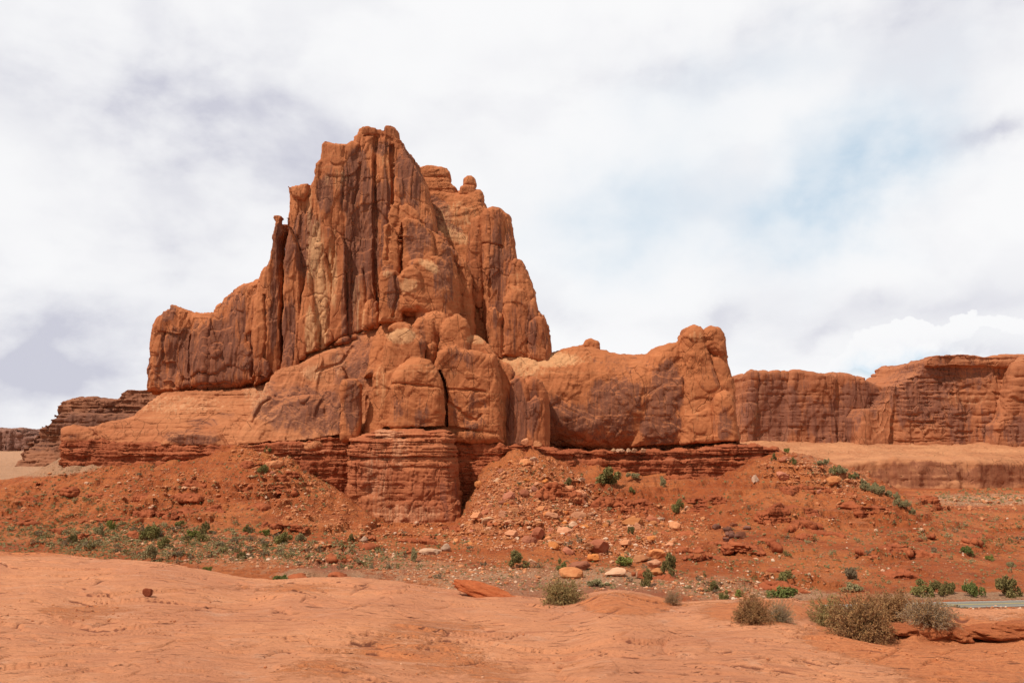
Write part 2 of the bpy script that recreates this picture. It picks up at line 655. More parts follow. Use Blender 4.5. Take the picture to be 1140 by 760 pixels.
    print(name, len(V))
    return o

# ------------------------------------------------------------------ materials
NT.tint = (1.0, 1.00, 0.90)          # red rock of this place: iron orange rather than pink


def new_mat(name):
    m = bpy.data.materials.new(name)
    m.use_nodes = True
    t = NT(m.node_tree)
    b = m.node_tree.nodes['Principled BSDF']
    b.inputs['Roughness'].default_value = 0.95
    b.inputs['Specular IOR Level'].default_value = 0.12
    return m, t, b


def bump(t, b, h, strength, dist):
    nd = t.node('ShaderNodeBump')
    t.put(nd.inputs['Height'], h)
    nd.inputs['Strength'].default_value = strength
    nd.inputs['Distance'].default_value = dist
    t.l.new(nd.outputs[0], b.inputs['Normal'])


def rock_mat(name, c1, c2, cpale, cvarn, size=1.0, bands=0.0, streak=0.5, base_varn=0.0, bdist=0.5, vs=1.0):
    """sandstone: two body tones, pale fresh rock, dark desert varnish in vertical streaks, faint beds"""
    m, t, b = new_mat(name)
    geo = t.node('ShaderNodeNewGeometry')
    p = geo.outputs['Position']
    s = 1.0 / size
    big = t.noise(p, 0.035 * s, 5, 0.6)
    mid = t.noise(t.mapv(p, loc=(31, 7, 3), scale=(1, 1, vs)), 0.16 * s, 6, 0.65)
    fine = t.noise(t.mapv(p, scale=(1, 1, 0.35 + 0.65 * vs)), 1.1 * s, 5, 0.7)
    col = t.mix(t.rng(big, 0.38, 0.62), c1, c2)
    # beds
    bz = t.noise(t.mapv(p, scale=(0.012 * s, 0.012 * s, 0.55 * s)), 1.0, 5, 0.65, 0.3)
    col = t.mix(mul_(t, t.rng(bz, 0.42, 0.70), 0.30 + bands), col, tuple(x * 0.62 for x in c1))
    col = t.mix(mul_(t, t.rng(bz, 0.46, 0.28), 0.18 + bands * 0.5), col, cpale)
    # vertical streaks
    st = t.noise(t.mapv(p, scale=(0.30 * s, 0.30 * s, 0.016 * s)), 1.0, 6, 0.65, 0.6)
    st2 = t.noise(t.mapv(p, scale=(0.75 * s, 0.75 * s, 0.030 * s), loc=(4, 4, 4)), 1.0, 5, 0.65, 0.3)
    sepn = t.node('ShaderNodeSeparateXYZ')
    t.l.new(geo.outputs['True Normal'], sepn.inputs[0])
    wallm = t.rng(t.math('ABSOLUTE', sepn.outputs[2]), 0.7, 0.35)
    va = t.attr('varn')
    v = t.math('ADD', mul_(t, t.math('SUBTRACT', st, 0.5), 2.2 * streak), t.math('ADD', mul_(t, va, 0.85), mul_(t, t.math('SUBTRACT', mid, 0.5), 1.1)))
    v = t.math('ADD', v, t.math('ADD', mul_(t, t.math('SUBTRACT', big, 0.5), 0.9), base_varn))
    vm = t.rng(v, 0.20, 0.48)
    vm = mul_(t, vm, t.rng(st2, 0.25, 0.60, 0.45, 1.0))
    vm = mul_(t, vm, t.math('ADD', mul_(t, wallm, 0.75), 0.25))
    col = t.mix(mul_(t, vm, 0.86), col, cvarn)
    pa = t.attr('pale')
    pm = t.rng(t.math('ADD', pa, mul_(t, t.math('SUBTRACT', st2, 0.5), 1.6)), 0.35, 0.85)
    pm = t.math('ADD', mul_(t, pm, 0.8), mul_(t, t.rng(st2, 0.62, 0.78), 0.25))
    col = t.mix(pm, col, cpale)
    col = t.mix(mul_(t, t.rng(fine, 0.50, 0.75), 0.35), col, tuple(x * 0.60 for x in c1))
    col = t.mix(mul_(t, t.rng(fine, 0.45, 0.25), 0.20), col, cpale)
    t.put(b.inputs['Base Color'], col)
    # hairline joints and spall edges
    wn = t.node('ShaderNodeTexNoise')
    t.put(wn.inputs['Vector'], p)
    wn.inputs['Scale'].default_value = 0.12 * s
    wn.inputs['Detail'].default_value = 4
    va_ = t.node('ShaderNodeVectorMath', operation='MULTIPLY_ADD')
    t.l.new(wn.outputs['Color'], va_.inputs[0])
    va_.inputs[1].default_value = (3.5 * size, 3.5 * size, 3.5 * size)
    t.l.new(p, va_.inputs[2])
    jt = 0
    for (sx, sz, w, gx) in ((0.085, 0.022 + 0.03 * vs, 0.020, 0.50), (0.26, 0.07 + 0.12 * vs, 0.030, 0.54)):
        vo = t.node('ShaderNodeTexVoronoi', feature='DISTANCE_TO_EDGE')
        t.l.new(t.mapv(va_.outputs[0], scale=(sx * s, sx * s, sz * s)), vo.inputs['Vector'])
        vo.inputs['Scale'].default_value = 1.0
        ln = mul_(t, t.rng(vo.outputs['Distance'], w, 0.0), t.rng(t.noise(t.mapv(p, loc=(sx * 90, 5, 1)), 0.06 * s, 3, 0.5), gx, gx + 0.08))
        jt = ln if jt == 0 else t.math('MAXIMUM', jt, ln)
    vc = t.node('ShaderNodeTexVoronoi', feature='SMOOTH_F1')
    vc.inputs['Smoothness'].default_value = 0.15
    t.l.new(t.mapv(va_.outputs[0], scale=(0.40 * s, 0.40 * s, (0.12 + 0.2 * vs) * s)), vc.inputs['Vector'])
    vc.inputs['Scale'].default_value = 1.0
    facet = vc.outputs['Distance']
    fine = t.math('ADD', fine, t.math('SUBTRACT', mul_(t, facet, 0.7), mul_(t, jt, 1.6)))
    hgt = t.math('ADD', mul_(t, fine, 0.6), t.math('ADD', mul_(t, st2, 0.5), t.math('ADD', mul_(t, mid, 0.9), mul_(t, bz, 0.3 + bands))))
    bump(t, b, hgt, 0.9, bdist * size)
    return m


def mul_(t, a, b):
    return t.math('MULTIPLY', a, b)


ORANGE = (0.47, 0.158, 0.068)
BROWN = (0.36, 0.110, 0.048)
PALE = (0.58, 0.30, 0.155)
VARN = (0.155, 0.062, 0.046)
M_WALL = rock_mat('varnished_sandstone', ORANGE, BROWN, PALE, VARN, 1.0, 0.0, 0.8, 0.04, vs=0.22)
M_DOME = rock_mat('smooth_sandstone', ORANGE, (0.40, 0.130, 0.054), PALE, VARN, 1.0, 0.08, 0.7, -0.02, vs=0.6)
M_APRON = rock_mat('bedded_slickrock', (0.47, 0.175, 0.083), (0.41, 0.138, 0.064), (0.55, 0.27, 0.15), VARN, 1.0, 0.22, 0.25, -0.25)
M_BEDS = rock_mat('thin_bedded_red_rock', (0.37, 0.100, 0.044), (0.29, 0.074, 0.035), (0.50, 0.24, 0.14), (0.13, 0.045, 0.032), 0.6, 0.35, 0.4, -0.10)
M_BUTT = rock_mat('streaked_red_rock', (0.42, 0.135, 0.062), (0.36, 0.105, 0.05), (0.56, 0.27, 0.16), (0.17, 0.055, 0.038), 0.8, 0.14, 0.9, -0.08, vs=0.3)
M_FAR = rock_mat('distant_sandstone', (0.40, 0.140, 0.068), (0.33, 0.112, 0.056), (0.52, 0.25, 0.14), (0.19, 0.076, 0.055), 2.0, 0.22, 0.8, 0.05, 0.5, vs=0.4)
M_BENCH = rock_mat('pale_bench_rock', (0.48, 0.205, 0.105), (0.40, 0.155, 0.078), (0.56, 0.29, 0.165), (0.24, 0.085, 0.050), 1.6, 0.12, 0.8, 0.0, 0.4)

# ------------------------------------------------------------------ the great butte
butte = tag(empty('sandstone_butte', (-55, 420, -10)), 'huge red sandstone butte with a sheer streaked tower and stacked domes at its foot', 'butte')
PARENT_OFF = {}


def under(o, root):
    o.parent = root
    o.matrix_parent_inverse = Matrix.Translation(-root.location)
    return o


TOWER = [(317, 420), (317, 300), (318, 240), (319, 206), (332, 205), (343, 205), (346, 201), (351, 190), (350, 183), (356, 176),
         (357, 160), (362, 157), (374, 159), (387, 159), (392, 152), (400, 147), (438, 147), (448, 156), (456, 172), (466, 194), (474, 220),
         (484, 249), (500, 270), (514, 286), (522, 300), (524, 420)]
tower = [
    dict(poly=TOWER, d=432, back=505, k=2.2, kb=14, lean=0.035, relief=(1.2, 0.03, 0.015), flute=1.8, slab=1.4, seed=2, edge=0.7,
         panels=[([(332, 215), (334, 300), (330, 400)], 2.5, 0.7), ([(344, 205), (342, 300), (338, 400)], -3.0, 0.8),
                 ([(352, 240), (360, 330), (352, 392)], 1.6, 0.5), ([(367, 250), (372, 330), (364, 385)], 1.8, 0.5),
                 ([(383, 225), (384, 300), (380, 375)], -2.6, 0.6), ([(392, 215), (391, 300), (391, 372)], 1.6, 0.6),
                 ([(401, 170), (399, 260), (397, 370)], -2.4, 0.6), ([(416, 150), (416, 220), (417, 345)], 3.2, 0.5),
                 ([(436, 160), (437, 228)], -2.2, 0.5)],
         cracks=[([(415.5, 149), (416, 200), (417, 318)], 0.7, 3.0), ([(435, 159), (436.5, 190), (438, 228)], 0.7, 3.5),
                 ([(354, 262), (368, 300), (374, 340), (380, 372)], 0.7, 2.0), ([(400, 180), (398, 205), (392, 225)], 0.8, 2.0),
                 ([(344, 260), (347, 330), (344, 380)], 0.6, 1.8), ([(390, 262), (391, 330), (391, 368)], 0.5, 1.6),
                 ([(404, 300), (408, 320), (410, 350)], 0.6, 1.5), ([(330, 262), (333, 300), (330, 350)], 0.7, 2.0)]),
    # bulging slab right of the long crack, curving away to the right
    dict(poly=[(436, 340), (437, 190), (437, 160), (446, 157), (456, 172), (466, 194), (474, 220), (484, 250), (494, 300), (496, 340)], d=430, back=470, k=7, seed=4,
         relief=(1.0, 0.05, 0.04), edge=0.3, lean=0.05),
    # upper left nose and the scooped hollow below it
    dict(poly=[(357, 160), (362, 157), (372, 160), (386, 160), (392, 156), (400, 160), (398, 170), (385, 180), (372, 178), (362, 190), (352, 200), (350, 183), (356, 176)], d=435, back=450, k=2.4, seed=5, edge=0.5),
    dict(poly=[(319, 206), (343, 205), (343, 214), (338, 222), (324, 220), (320, 214)], d=433.5, back=455, k=2, seed=7, edge=0.3),
    dict(poly=[(350, 184), (356, 180), (357, 196), (352, 199), (349, 192)], d=435, back=446, k=2, seed=8, edge=0.3),
    # cap slabs and boulder on the summit
    dict(poly=[(397, 149), (400, 143), (408, 140), (424, 141), (430, 148), (428, 153), (414, 151), (404, 152)], d=437, back=452, k=2.2, seed=9, edge=0.3),
    dict(poly=[(389, 160), (393, 152), (402, 146), (406, 152), (402, 163), (393, 166)], d=436, back=452, k=2.6, seed=19, edge=0.3),
    dict(poly=[(427, 152), (426, 142), (429, 138.5), (436, 138.5), (441, 144), (443, 152), (444, 158), (434, 156)], d=436, back=449, k=3, seed=10, edge=0.2),
    dict(poly=[(438, 152), (448, 155), (451, 161), (446, 163), (438, 158)], d=436, back=449, k=2, seed=11, edge=0.2),
    # second row: pillars beside the chimney
    dict(poly=[(314, 420), (314, 330), (317, 275), (321, 250), (326, 262), (331, 290), (333, 340), (331, 420)], d=429, back=442, k=1.2, seed=12, flute=1.0, edge=0.5),
    dict(poly=[(361, 384), (361, 372), (366, 364), (370, 374), (369, 388)], d=428, back=438, k=0.8, seed=13, edge=0.3),
    dict(poly=[(407, 364), (408, 340), (413, 336), (419, 338), (420, 362)], d=426, back=436, k=1.2, seed=14, edge=0.2),
    # ribs of the big wall
    dict(poly=[(366, 385), (370, 300), (374, 268), (379, 262), (384, 275), (386, 380)], d=430.3, back=440, k=0.6, seed=15, flute=0.8, edge=0.4),
    dict(poly=[(333, 402), (337, 330), (342, 300), (347, 330), (352, 390)], d=430.0, back=440, k=0.7, seed=16, flute=0.8, edge=0.4),
    dict(cut=True, poly=[(307, 420), (308, 330), (312, 262), (315, 262), (312.5, 330), (311.5, 420)], d=420, back=444, k=0.4, kb=0.4, dref=432.0, seed=311, edge=0.35, relief=(0.5, 0.1, 0.1)),
    dict(cut=True, poly=[(415, 345), (414.8, 150), (416.6, 150), (418, 345)], d=420, back=435.5, k=0.4, kb=0.4, dref=427.75, seed=312, edge=0.35, relief=(0.5, 0.1, 0.1)),
    dict(cut=True, poly=[(435, 235), (434, 160), (436, 160), (438.5, 235)], d=420, back=437, k=0.4, kb=0.4, dref=428.5, seed=313, edge=0.35, relief=(0.5, 0.1, 0.1)),
    dict(cut=True, poly=[(330, 404), (338, 393), (361, 385), (381, 371.5), (406, 364.5), (421, 357), (421, 360), (406, 367.5), (381, 375), (361, 388), (338, 397), (331, 408)], d=418, back=436, k=0.4, kb=0.4, dref=427.0, seed=314, edge=0.35, relief=(0.5, 0.1, 0.1)),
    dict(cut=True, poly=[(383, 372), (382, 300), (384.5, 300), (386, 372)], d=420, back=434.5, k=0.4, kb=0.4, dref=427.25, seed=315, edge=0.35, relief=(0.5, 0.1, 0.1)),
    dict(cut=True, poly=[(352, 388), (358, 300), (360, 300), (355, 388)], d=420, back=435, k=0.4, kb=0.4, dref=427.5, seed=316, edge=0.35, relief=(0.5, 0.1, 0.1)),
]
needle = [
    dict(poly=[(301.5, 243), (303, 238.5), (309, 237.5), (315, 239), (316, 243), (312.5, 247), (305, 248)], d=434, back=441, k=1.6, kb=2, seed=20, edge=0.15, relief=(0.3, 0.1, 0.1)),
    dict(poly=[(305, 245), (313, 245), (315.5, 257), (313, 270), (312, 300), (312, 420), (282, 430), (283, 330), (291, 302), (297, 294), (301, 277), (302, 258)], d=432, back=447, k=3, kb=3, seed=21, edge=0.5, flute=0.8,
         lean=0.0, cracks=[([(296, 330), (297, 380), (293, 410)], 0.6, 2.0)]),
    dict(poly=[(317.5, 245), (320, 239.5), (323, 246), (320, 254)], d=436, back=442, k=1.5, kb=1.5, seed=22, edge=0.1),
]
shoulder = [
    dict(poly=[(158, 436), (158, 415), (161, 395), (165, 372), (173, 357), (181, 346), (187, 339), (191, 337), (196, 338.5), (212, 345),
               (233, 347), (237, 341), (247, 330), (257, 322), (268, 317), (285, 309), (300, 303), (311, 300), (312, 420), (283, 428), (250, 431), (210, 435)],
         d=436, back=470, k=5.5, kb=14, lean=0.10, flute=1.1, slab=1.6, seed=30, yaw=-0.06, relief=(2.5, 0.035, 0.03), edge=0.6,
         panels=[([(214, 360), (213, 432)], -2.5, 0.7), ([(236, 350), (232, 432)], 1.8, 0.8), ([(287, 320), (285, 420)], -2.0, 0.5)],
         cracks=[([(288, 322), (286, 370), (284, 418)], 0.7, 3.0), ([(213, 375), (213, 430)], 0.6, 2.0), ([(183, 370), (181, 400)], 0.6, 1.5),
                 ([(240, 385), (238, 425)], 0.5, 1.5)]),
    dict(poly=[(285, 420), (287, 402), (292, 398), (299, 402), (302, 412), (298, 422)], d=428, back=440, k=2, seed=31, edge=0.3),
]
V_TOWER = [(397, 195, 12, 30, 1.0), (388, 215, 10, 30, 0.8), (386, 340, 6, 60, 1.2), (409, 260, 12, 60, 0.9), (392, 290, 9, 60, 0.9), (425, 215, 9, 12, 1.0), (425, 235, 8, 10, 1.1), (429, 250, 5, 50, 0.7),
           (340, 270, 14, 40, 0.7), (362, 215, 9, 18, 1.0), (322, 370, 8, 40, 0.7), (455, 200, 16, 40, 0.55), (470, 290, 25, 60, 0.45), (500, 320, 20, 60, 0.5), (322, 300, 6, 60, 0.4),
           (308, 280, 6, 30, 0.8), (304, 330, 8, 50, 0.6), (424, 165, 12, 8, 0.5)]
P_TOWER = [(358, 340, 9, 55, 1.0), (352, 290, 12, 50, 0.75), (370, 300, 6, 45, 0.8), (400, 340, 8, 45, 0.45), (345, 370, 6, 30, 0.9), (374, 200, 16, 14, 0.5), (345, 240, 5, 40, 0.5), (426, 180, 8, 12, 0.45), (372, 160, 22, 8, 0.3)]
V_SH = [(187, 345, 8, 12, 1.0), (200, 400, 35, 35, 0.45), (240, 395, 35, 40, 0.75), (178, 410, 18, 30, 0.5), (270, 370, 22, 50, 0.5), (300, 370, 12, 60, 0.6), (205, 375, 20, 12, 0.6), (262, 340, 20, 14, 0.3)]
H1 = 0.45
o = build_rock('tower_wall', tower, H1, M_WALL, None, 'wall', V_TOWER, P_TOWER, amp=0.68); under(o, butte); tag(o, 'sheer vertically fluted and streaked wall of the main tower')
o = build_rock('needle', needle, 0.5, M_WALL, None, 'wall', V_TOWER, P_TOWER, amp=0.6); under(o, butte); tag(o, 'thin knobbed rock needle left of the tower')
o = build_rock('shoulder_wall', shoulder, H1, M_WALL, None, 'wall', V_SH, [], amp=0.75); under(o, butte); tag(o, 'lower rounded cliff stretching left of the tower')

saddle = [
    dict(poly=[(455, 400), (455, 210), (480, 208), (512, 212), (534, 211), (541, 222), (546, 232), (556, 260), (560, 400)], d=452, back=570, k=7, kb=20, lean=0.33, dref=490, seed=40, relief=(2.0, 0.03, 0.05), edge=0.5, strata=0.25),
    dict(poly=[(488, 400), (490, 300), (505, 275), (520, 282), (540, 300), (545, 400)], d=447, back=480, k=6, lean=0.15, seed=41, flute=1.0, edge=0.5,
         cracks=[([(524, 300), (523, 375)], 0.8, 3)]),
]
cap = [
    dict(poly=[(464, 192), (464, 186), (480, 184.5), (498, 187), (501, 193), (498, 199), (470, 198)], d=489, back=510, k=2.2, kb=3, seed=42, edge=0.3),
    dict(poly=[(466, 197), (499, 197), (502, 204), (509, 209), (508, 220), (470, 220)], d=487, back=512, k=3.5, kb=3, seed=43, edge=0.3, strata=0.5),
]
bal = [
    dict(poly=[(516, 206), (516, 199), (520, 195.5), (525, 195.3), (529, 199), (530, 205), (528, 209), (519, 209)], d=487, back=497, k=3.2, kb=3.2, seed=44, edge=0.1, relief=(0.2, 0.1, 0.1)),
    dict(poly=[(511, 215), (513, 208), (518, 206), (528, 207), (530, 218), (512, 218)], d=486, back=498, k=1.6, kb=2, seed=45, edge=0.2),
]
o = build_rock('saddle_slope', saddle, 0.6, M_DOME, None, 'dome', [(486, 235, 12, 16, 1.3, -0.7), (500, 256, 16, 6, 1.2, 0.3)], [(510, 240, 30, 20, 0.5), (505, 262, 30, 8, 0.7, 0.4)]); under(o, butte); tag(o, 'smooth tan rock saddle between the two towers')
o = build_rock('cap_rock', cap, 0.45, M_DOME, None, 'beds', amp=0.5); under(o, butte); tag(o, 'flat layered cap rock on the saddle')
o = build_rock('balanced_rock', bal, 0.4, M_DOME, None, 'dome', amp=0.3); under(o, butte); tag(o, 'small balanced boulder on a pedestal beside the cap rock')

rtower = [
    dict(poly=[(537, 400), (538, 300), (537, 240), (541, 231), (548, 228), (555, 229), (562, 234), (566, 243), (569, 270), (572, 290), (576, 330), (578, 400)], d=440, back=470, k=5, kb=12, seed=50, flute=1.2, edge=0.4, lean=0.05,
         cracks=[([(545, 236), (546, 275), (545, 330)], 0.5, 1.5), ([(538, 270), (558, 274)], 0.5, 1.5)]),
    dict(poly=[(563, 400), (566, 310), (569, 291), (574, 288.5), (580, 292), (586, 306), (593, 327), (598, 346), (606, 351), (609, 365), (611, 392), (606, 400)], d=437, back=468, k=5, kb=10, seed=51, slab=1.5, edge=0.6,
         cracks=[([(583, 330), (584, 390)], 0.6, 2.0), ([(597, 348), (600, 392)], 0.6, 2.0), ([(572, 345), (570, 388)], 0.5, 1.5)]),
    dict(poly=[(541, 400), (541, 345), (546, 339), (553, 341), (559, 352), (560, 400)], d=433, back=450, k=4, seed=52, edge=0.4),
    dict(poly=[(556, 400), (560, 330), (570, 316), (584, 322), (590, 345), (592, 400)], d=433.5, back=455, k=5, seed=53, edge=0.6, slab=1.0),
    dict(poly=[(521, 330), (522, 262), (527, 245), (534, 240), (537, 250), (537, 330), (535, 345)], d=447, back=465, k=4, seed=54, edge=0.4),
    dict(poly=[(528, 400), (529, 345), (533, 340), (537, 346), (537, 400)], d=446, back=460, k=2, seed=55, edge=0.3),
    dict(poly=[(586, 400), (588, 360), (598, 352), (606, 354), (610, 392), (608, 400)], d=434.5, back=455, k=3, seed=56, edge=0.4),
    dict(cut=True, poly=[(535.5, 400), (536, 300), (535, 238), (537.5, 238), (539.5, 300), (540.5, 400)], d=425, back=458, k=0.4, kb=0.4, dref=441.5, seed=321, edge=0.35, relief=(0.5, 0.1, 0.1)),
    dict(cut=True, poly=[(524, 380), (525, 345), (529, 335), (535, 340), (536, 380)], d=430, back=456, k=0.4, kb=0.4, dref=443.0, seed=322, edge=0.35, relief=(0.5, 0.1, 0.1)),
]
o = build_rock('side_tower', rtower, 0.48, M_WALL, None, 'wall', [(555, 300, 16, 60, 0.5), (580, 360, 25, 40, 0.3), (553, 290, 8, 8, 1.0)], [(575, 315, 8, 14, 0.4)], amp=0.8); under(o, butte); tag(o, 'narrower tower at the right end of the butte')

domes = [
    dict(poly=[(425, 310), (426, 252), (433, 248), (439, 252), (445, 262), (445, 310)], d=424, back=440, k=1.8, seed=60, edge=0.4, cracks=[([(434, 252), (432, 290)], 0.5, 1.5)]),
    dict(poly=[(430, 262), (432, 238), (438, 228), (444, 226), (446, 262)], d=427, back=440, k=1.4, seed=61, edge=0.3),
    dict(poly=[(444, 262), (445, 229), (452, 227), (459, 231), (466, 240), (470, 262)], d=426, back=440, k=1.4, seed=62, edge=0.3),
    dict(poly=[(446, 350), (446, 247), (452, 244), (464, 245), (474, 250), (482, 256), (484, 350)], d=422, back=445, k=1.6, seed=63, edge=0.4, relief=(0.6, 0.06, 0.04)),
    dict(poly=[(481, 400), (482, 257), (490, 262), (500, 276), (507, 296), (511, 330), (512, 400)], d=426, back=450, k=4, seed=64, edge=0.4, relief=(0.6, 0.06, 0.04), yaw=0.25),
    dict(poly=[(505, 400), (507, 300), (520, 296), (526, 310), (528, 400)], d=436, back=450, k=3, seed=65, edge=0.4),
    # stacked domes
    dict(poly=[(421, 358), (421, 312), (424, 303), (431, 300), (440, 301), (446, 308), (447, 358)], d=415, back=435, k=3, seed=66, edge=0.3, cracks=[([(440, 306), (443, 330), (438, 352)], 0.5, 2)]),
    dict(poly=[(446, 345), (446, 306), (452, 298), (461, 296), (468, 303), (470, 320), (476, 332), (477, 345)], d=414, back=435, k=3, seed=67, edge=0.5, slab=1.0),
    dict(poly=[(454, 310), (456, 292), (462, 289), (470, 290), (474, 300), (474, 320)], d=417, back=435, k=3.5, seed=68, edge=0.3),
    dict(poly=[(464, 360), (466, 296), (474, 291), (484, 293), (494, 303), (503, 320), (508, 345), (509, 370)], d=418, back=440, k=7, seed=69, edge=0.4, yaw=0.2),
    dict(poly=[(480, 360), (482, 288), (488, 286), (498, 294), (506, 310), (510, 360)], d=422, back=440, k=4, seed=70, edge=0.3, yaw=0.3),
    # shelf under them
    dict(poly=[(405, 420), (412, 372), (424, 354), (446, 344), (477, 343), (495, 352), (500, 420)], d=411, back=435, k=5, lean=0.45, seed=71, edge=0.6, slab=1.2),
    # middle row
    dict(poly=[(457, 440), (459, 362), (465, 353), (476, 349), (484, 353), (488, 366), (487, 440)], d=405, back=430, k=4, seed=72, edge=0.4, slab=0.8, cracks=[([(484, 360), (487, 390), (483, 410)], 0.6, 2)]),
    dict(poly=[(470, 368), (474, 349), (486, 345), (497, 347), (502, 356), (500, 380)], d=408, back=430, k=3, seed=73, edge=0.6, slab=1),
    dict(poly=[(488, 425), (491, 365), (498, 353), (509, 350), (518, 354), (522, 366), (522, 425)], d=404, back=430, k=3.2, seed=74, edge=0.4),
    dict(poly=[(518, 425), (519, 370), (532, 374), (545, 384), (551, 398), (552, 425)], d=406, back=430, k=3.5, seed=75, edge=0.4),
    # lower row, big faces down to the ledge
    dict(poly=[(484, 492), (485, 405), (488, 393), (497, 385), (508, 383), (514, 388), (550, 396), (556, 420), (560, 492)], d=399, back=430, k=3.2, seed=76, edge=0.5, yaw=0.12,
         cracks=[([(496, 434), (520, 434), (540, 436)], 0.5, 1.6), ([(500, 449), (510, 455), (520, 465), (530, 468), (536, 462)], 0.6, 1.4)]),
    dict(poly=[(414, 490), (424, 408), (428, 385), (434, 372), (444, 364), (455, 363), (465, 370), (470, 382), (471, 402), (462, 425), (440, 490)], d=396, back=425, k=4.5, seed=77, edge=0.4),
    dict(poly=[(433, 366), (440, 362), (450, 361), (458, 365), (452, 368), (438, 369)], d=398, back=420, k=1.2, seed=78, edge=0.2),
    dict(poly=[(433, 490), (433, 430), (437, 420), (445, 408), (454, 401), (464, 400), (477, 403), (487, 411), (493, 423), (496, 440), (495, 490)], d=391, back=425, k=5.5, seed=79, edge=0.3, relief=(0.7, 0.05, 0.05),
         cracks=[([(433, 428), (445, 427), (465, 429), (484, 431), (495, 434)], 0.45, 1.6), ([(440, 455), (444, 466)], 0.5, 0.8)]),
    dict(poly=[(404, 492), (410, 440), (416, 415), (424, 405), (432, 420), (434, 492)], d=399, back=425, k=5, seed=80, edge=0.5, flute=0.6),
    # leaning detached pillar
    dict(poly=[(380, 490), (379, 450), (378, 432), (381, 424), (388, 421.5), (397, 422), (402, 427), (403, 436), (401, 460), (399, 490)], d=394, back=403, k=2.2, kb=2.2, seed=81, edge=0.2, relief=(0.3, 0.1, 0.1)),
    dict(cut=True, poly=[(495, 475), (495, 440), (492.5, 424), (487, 412), (489, 410), (494.5, 422), (497.5, 440), (497.5, 475)], d=380, back=408, k=0.4, kb=0.4, dref=394.0, seed=301, edge=0.35, relief=(0.5, 0.1, 0.1)),
    dict(cut=True, poly=[(420, 479), (425, 474.5), (455, 474), (472, 475.5), (500, 474.5), (540, 478), (556, 481), (556, 485), (540, 483), (500, 479.5), (470, 479.5), (455, 478.5), (425, 479)], d=376, back=401, k=0.4, kb=0.4, dref=388.5, seed=302, edge=0.35, relief=(0.5, 0.1, 0.1)),
    dict(cut=True, poly=[(470, 400), (471, 382), (466, 372), (468, 369), (474, 380), (474, 400)], d=385, back=411, k=0.4, kb=0.4, dref=398.0, seed=303, edge=0.35, relief=(0.5, 0.1, 0.1)),
    dict(cut=True, poly=[(445, 300), (444.5, 245), (446.8, 245), (447, 300)], d=410, back=428, k=0.4, kb=0.4, dref=419.0, seed=305, edge=0.35, relief=(0.5, 0.1, 0.1)),
]
V_D = [(438, 325, 7, 20, 0.9), (465, 270, 16, 24, 0.6), (495, 300, 12, 40, 0.5), (470, 375, 6, 25, 0.6), (515, 400, 20, 25, 0.35), (460, 455, 25, 18, 0.25), (525, 460, 25, 25, 0.4), (440, 385, 6, 12, 0.3), (391, 450, 10, 30, 0.9), (432, 300, 8, 8, 0.5)]
P_D = [(447, 374, 16, 9, 1.1), (455, 318, 12, 10, 0.7), (478, 296, 14, 6, 0.8, 0.5), (530, 378, 12, 6, 0.7), (424, 430, 7, 30, 0.5), (465, 415, 24, 10, 0.35), (432, 305, 8, 5, 0.6)]
o = build_rock('stacked_domes', domes, 0.42, M_DOME, None, 'dome', V_D, P_D, amp=0.75, union=1.3); under(o, butte); tag(o, 'cluster of rounded domes and blocks stacked below the tower')

H_cols = [
    dict(poly=[(540, 500), (541, 400), (552, 396), (566, 405), (572, 415), (575, 440), (576, 500)], d=410, back=450, k=4, seed=90, edge=0.5, flute=1.0, yaw=0.1),
    dict(poly=[(562, 500), (566, 425), (574, 417), (582, 420), (588, 430), (590, 500)], d=408, back=450, k=3.5, seed=91, edge=0.4, flute=0.8),
    dict(poly=[(582, 500), (583, 424), (592, 418), (603, 423), (608, 436), (611, 460), (611, 500)], d=410, back=450, k=3.5, seed=92, edge=0.4),
    dict(poly=[(586, 500), (588, 448), (596, 440), (604, 444), (609, 460), (610, 500)], d=406, back=450, k=3, seed=93, edge=0.4),
]
o = build_rock('side_columns', H_cols, 0.48, M_WALL, None, 'wall', [(575, 460, 12, 40, 0.9), (592, 455, 8, 30, 0.6)], [], amp=0.7); under(o, butte); tag(o, 'shaded blocky columns right of the domes')

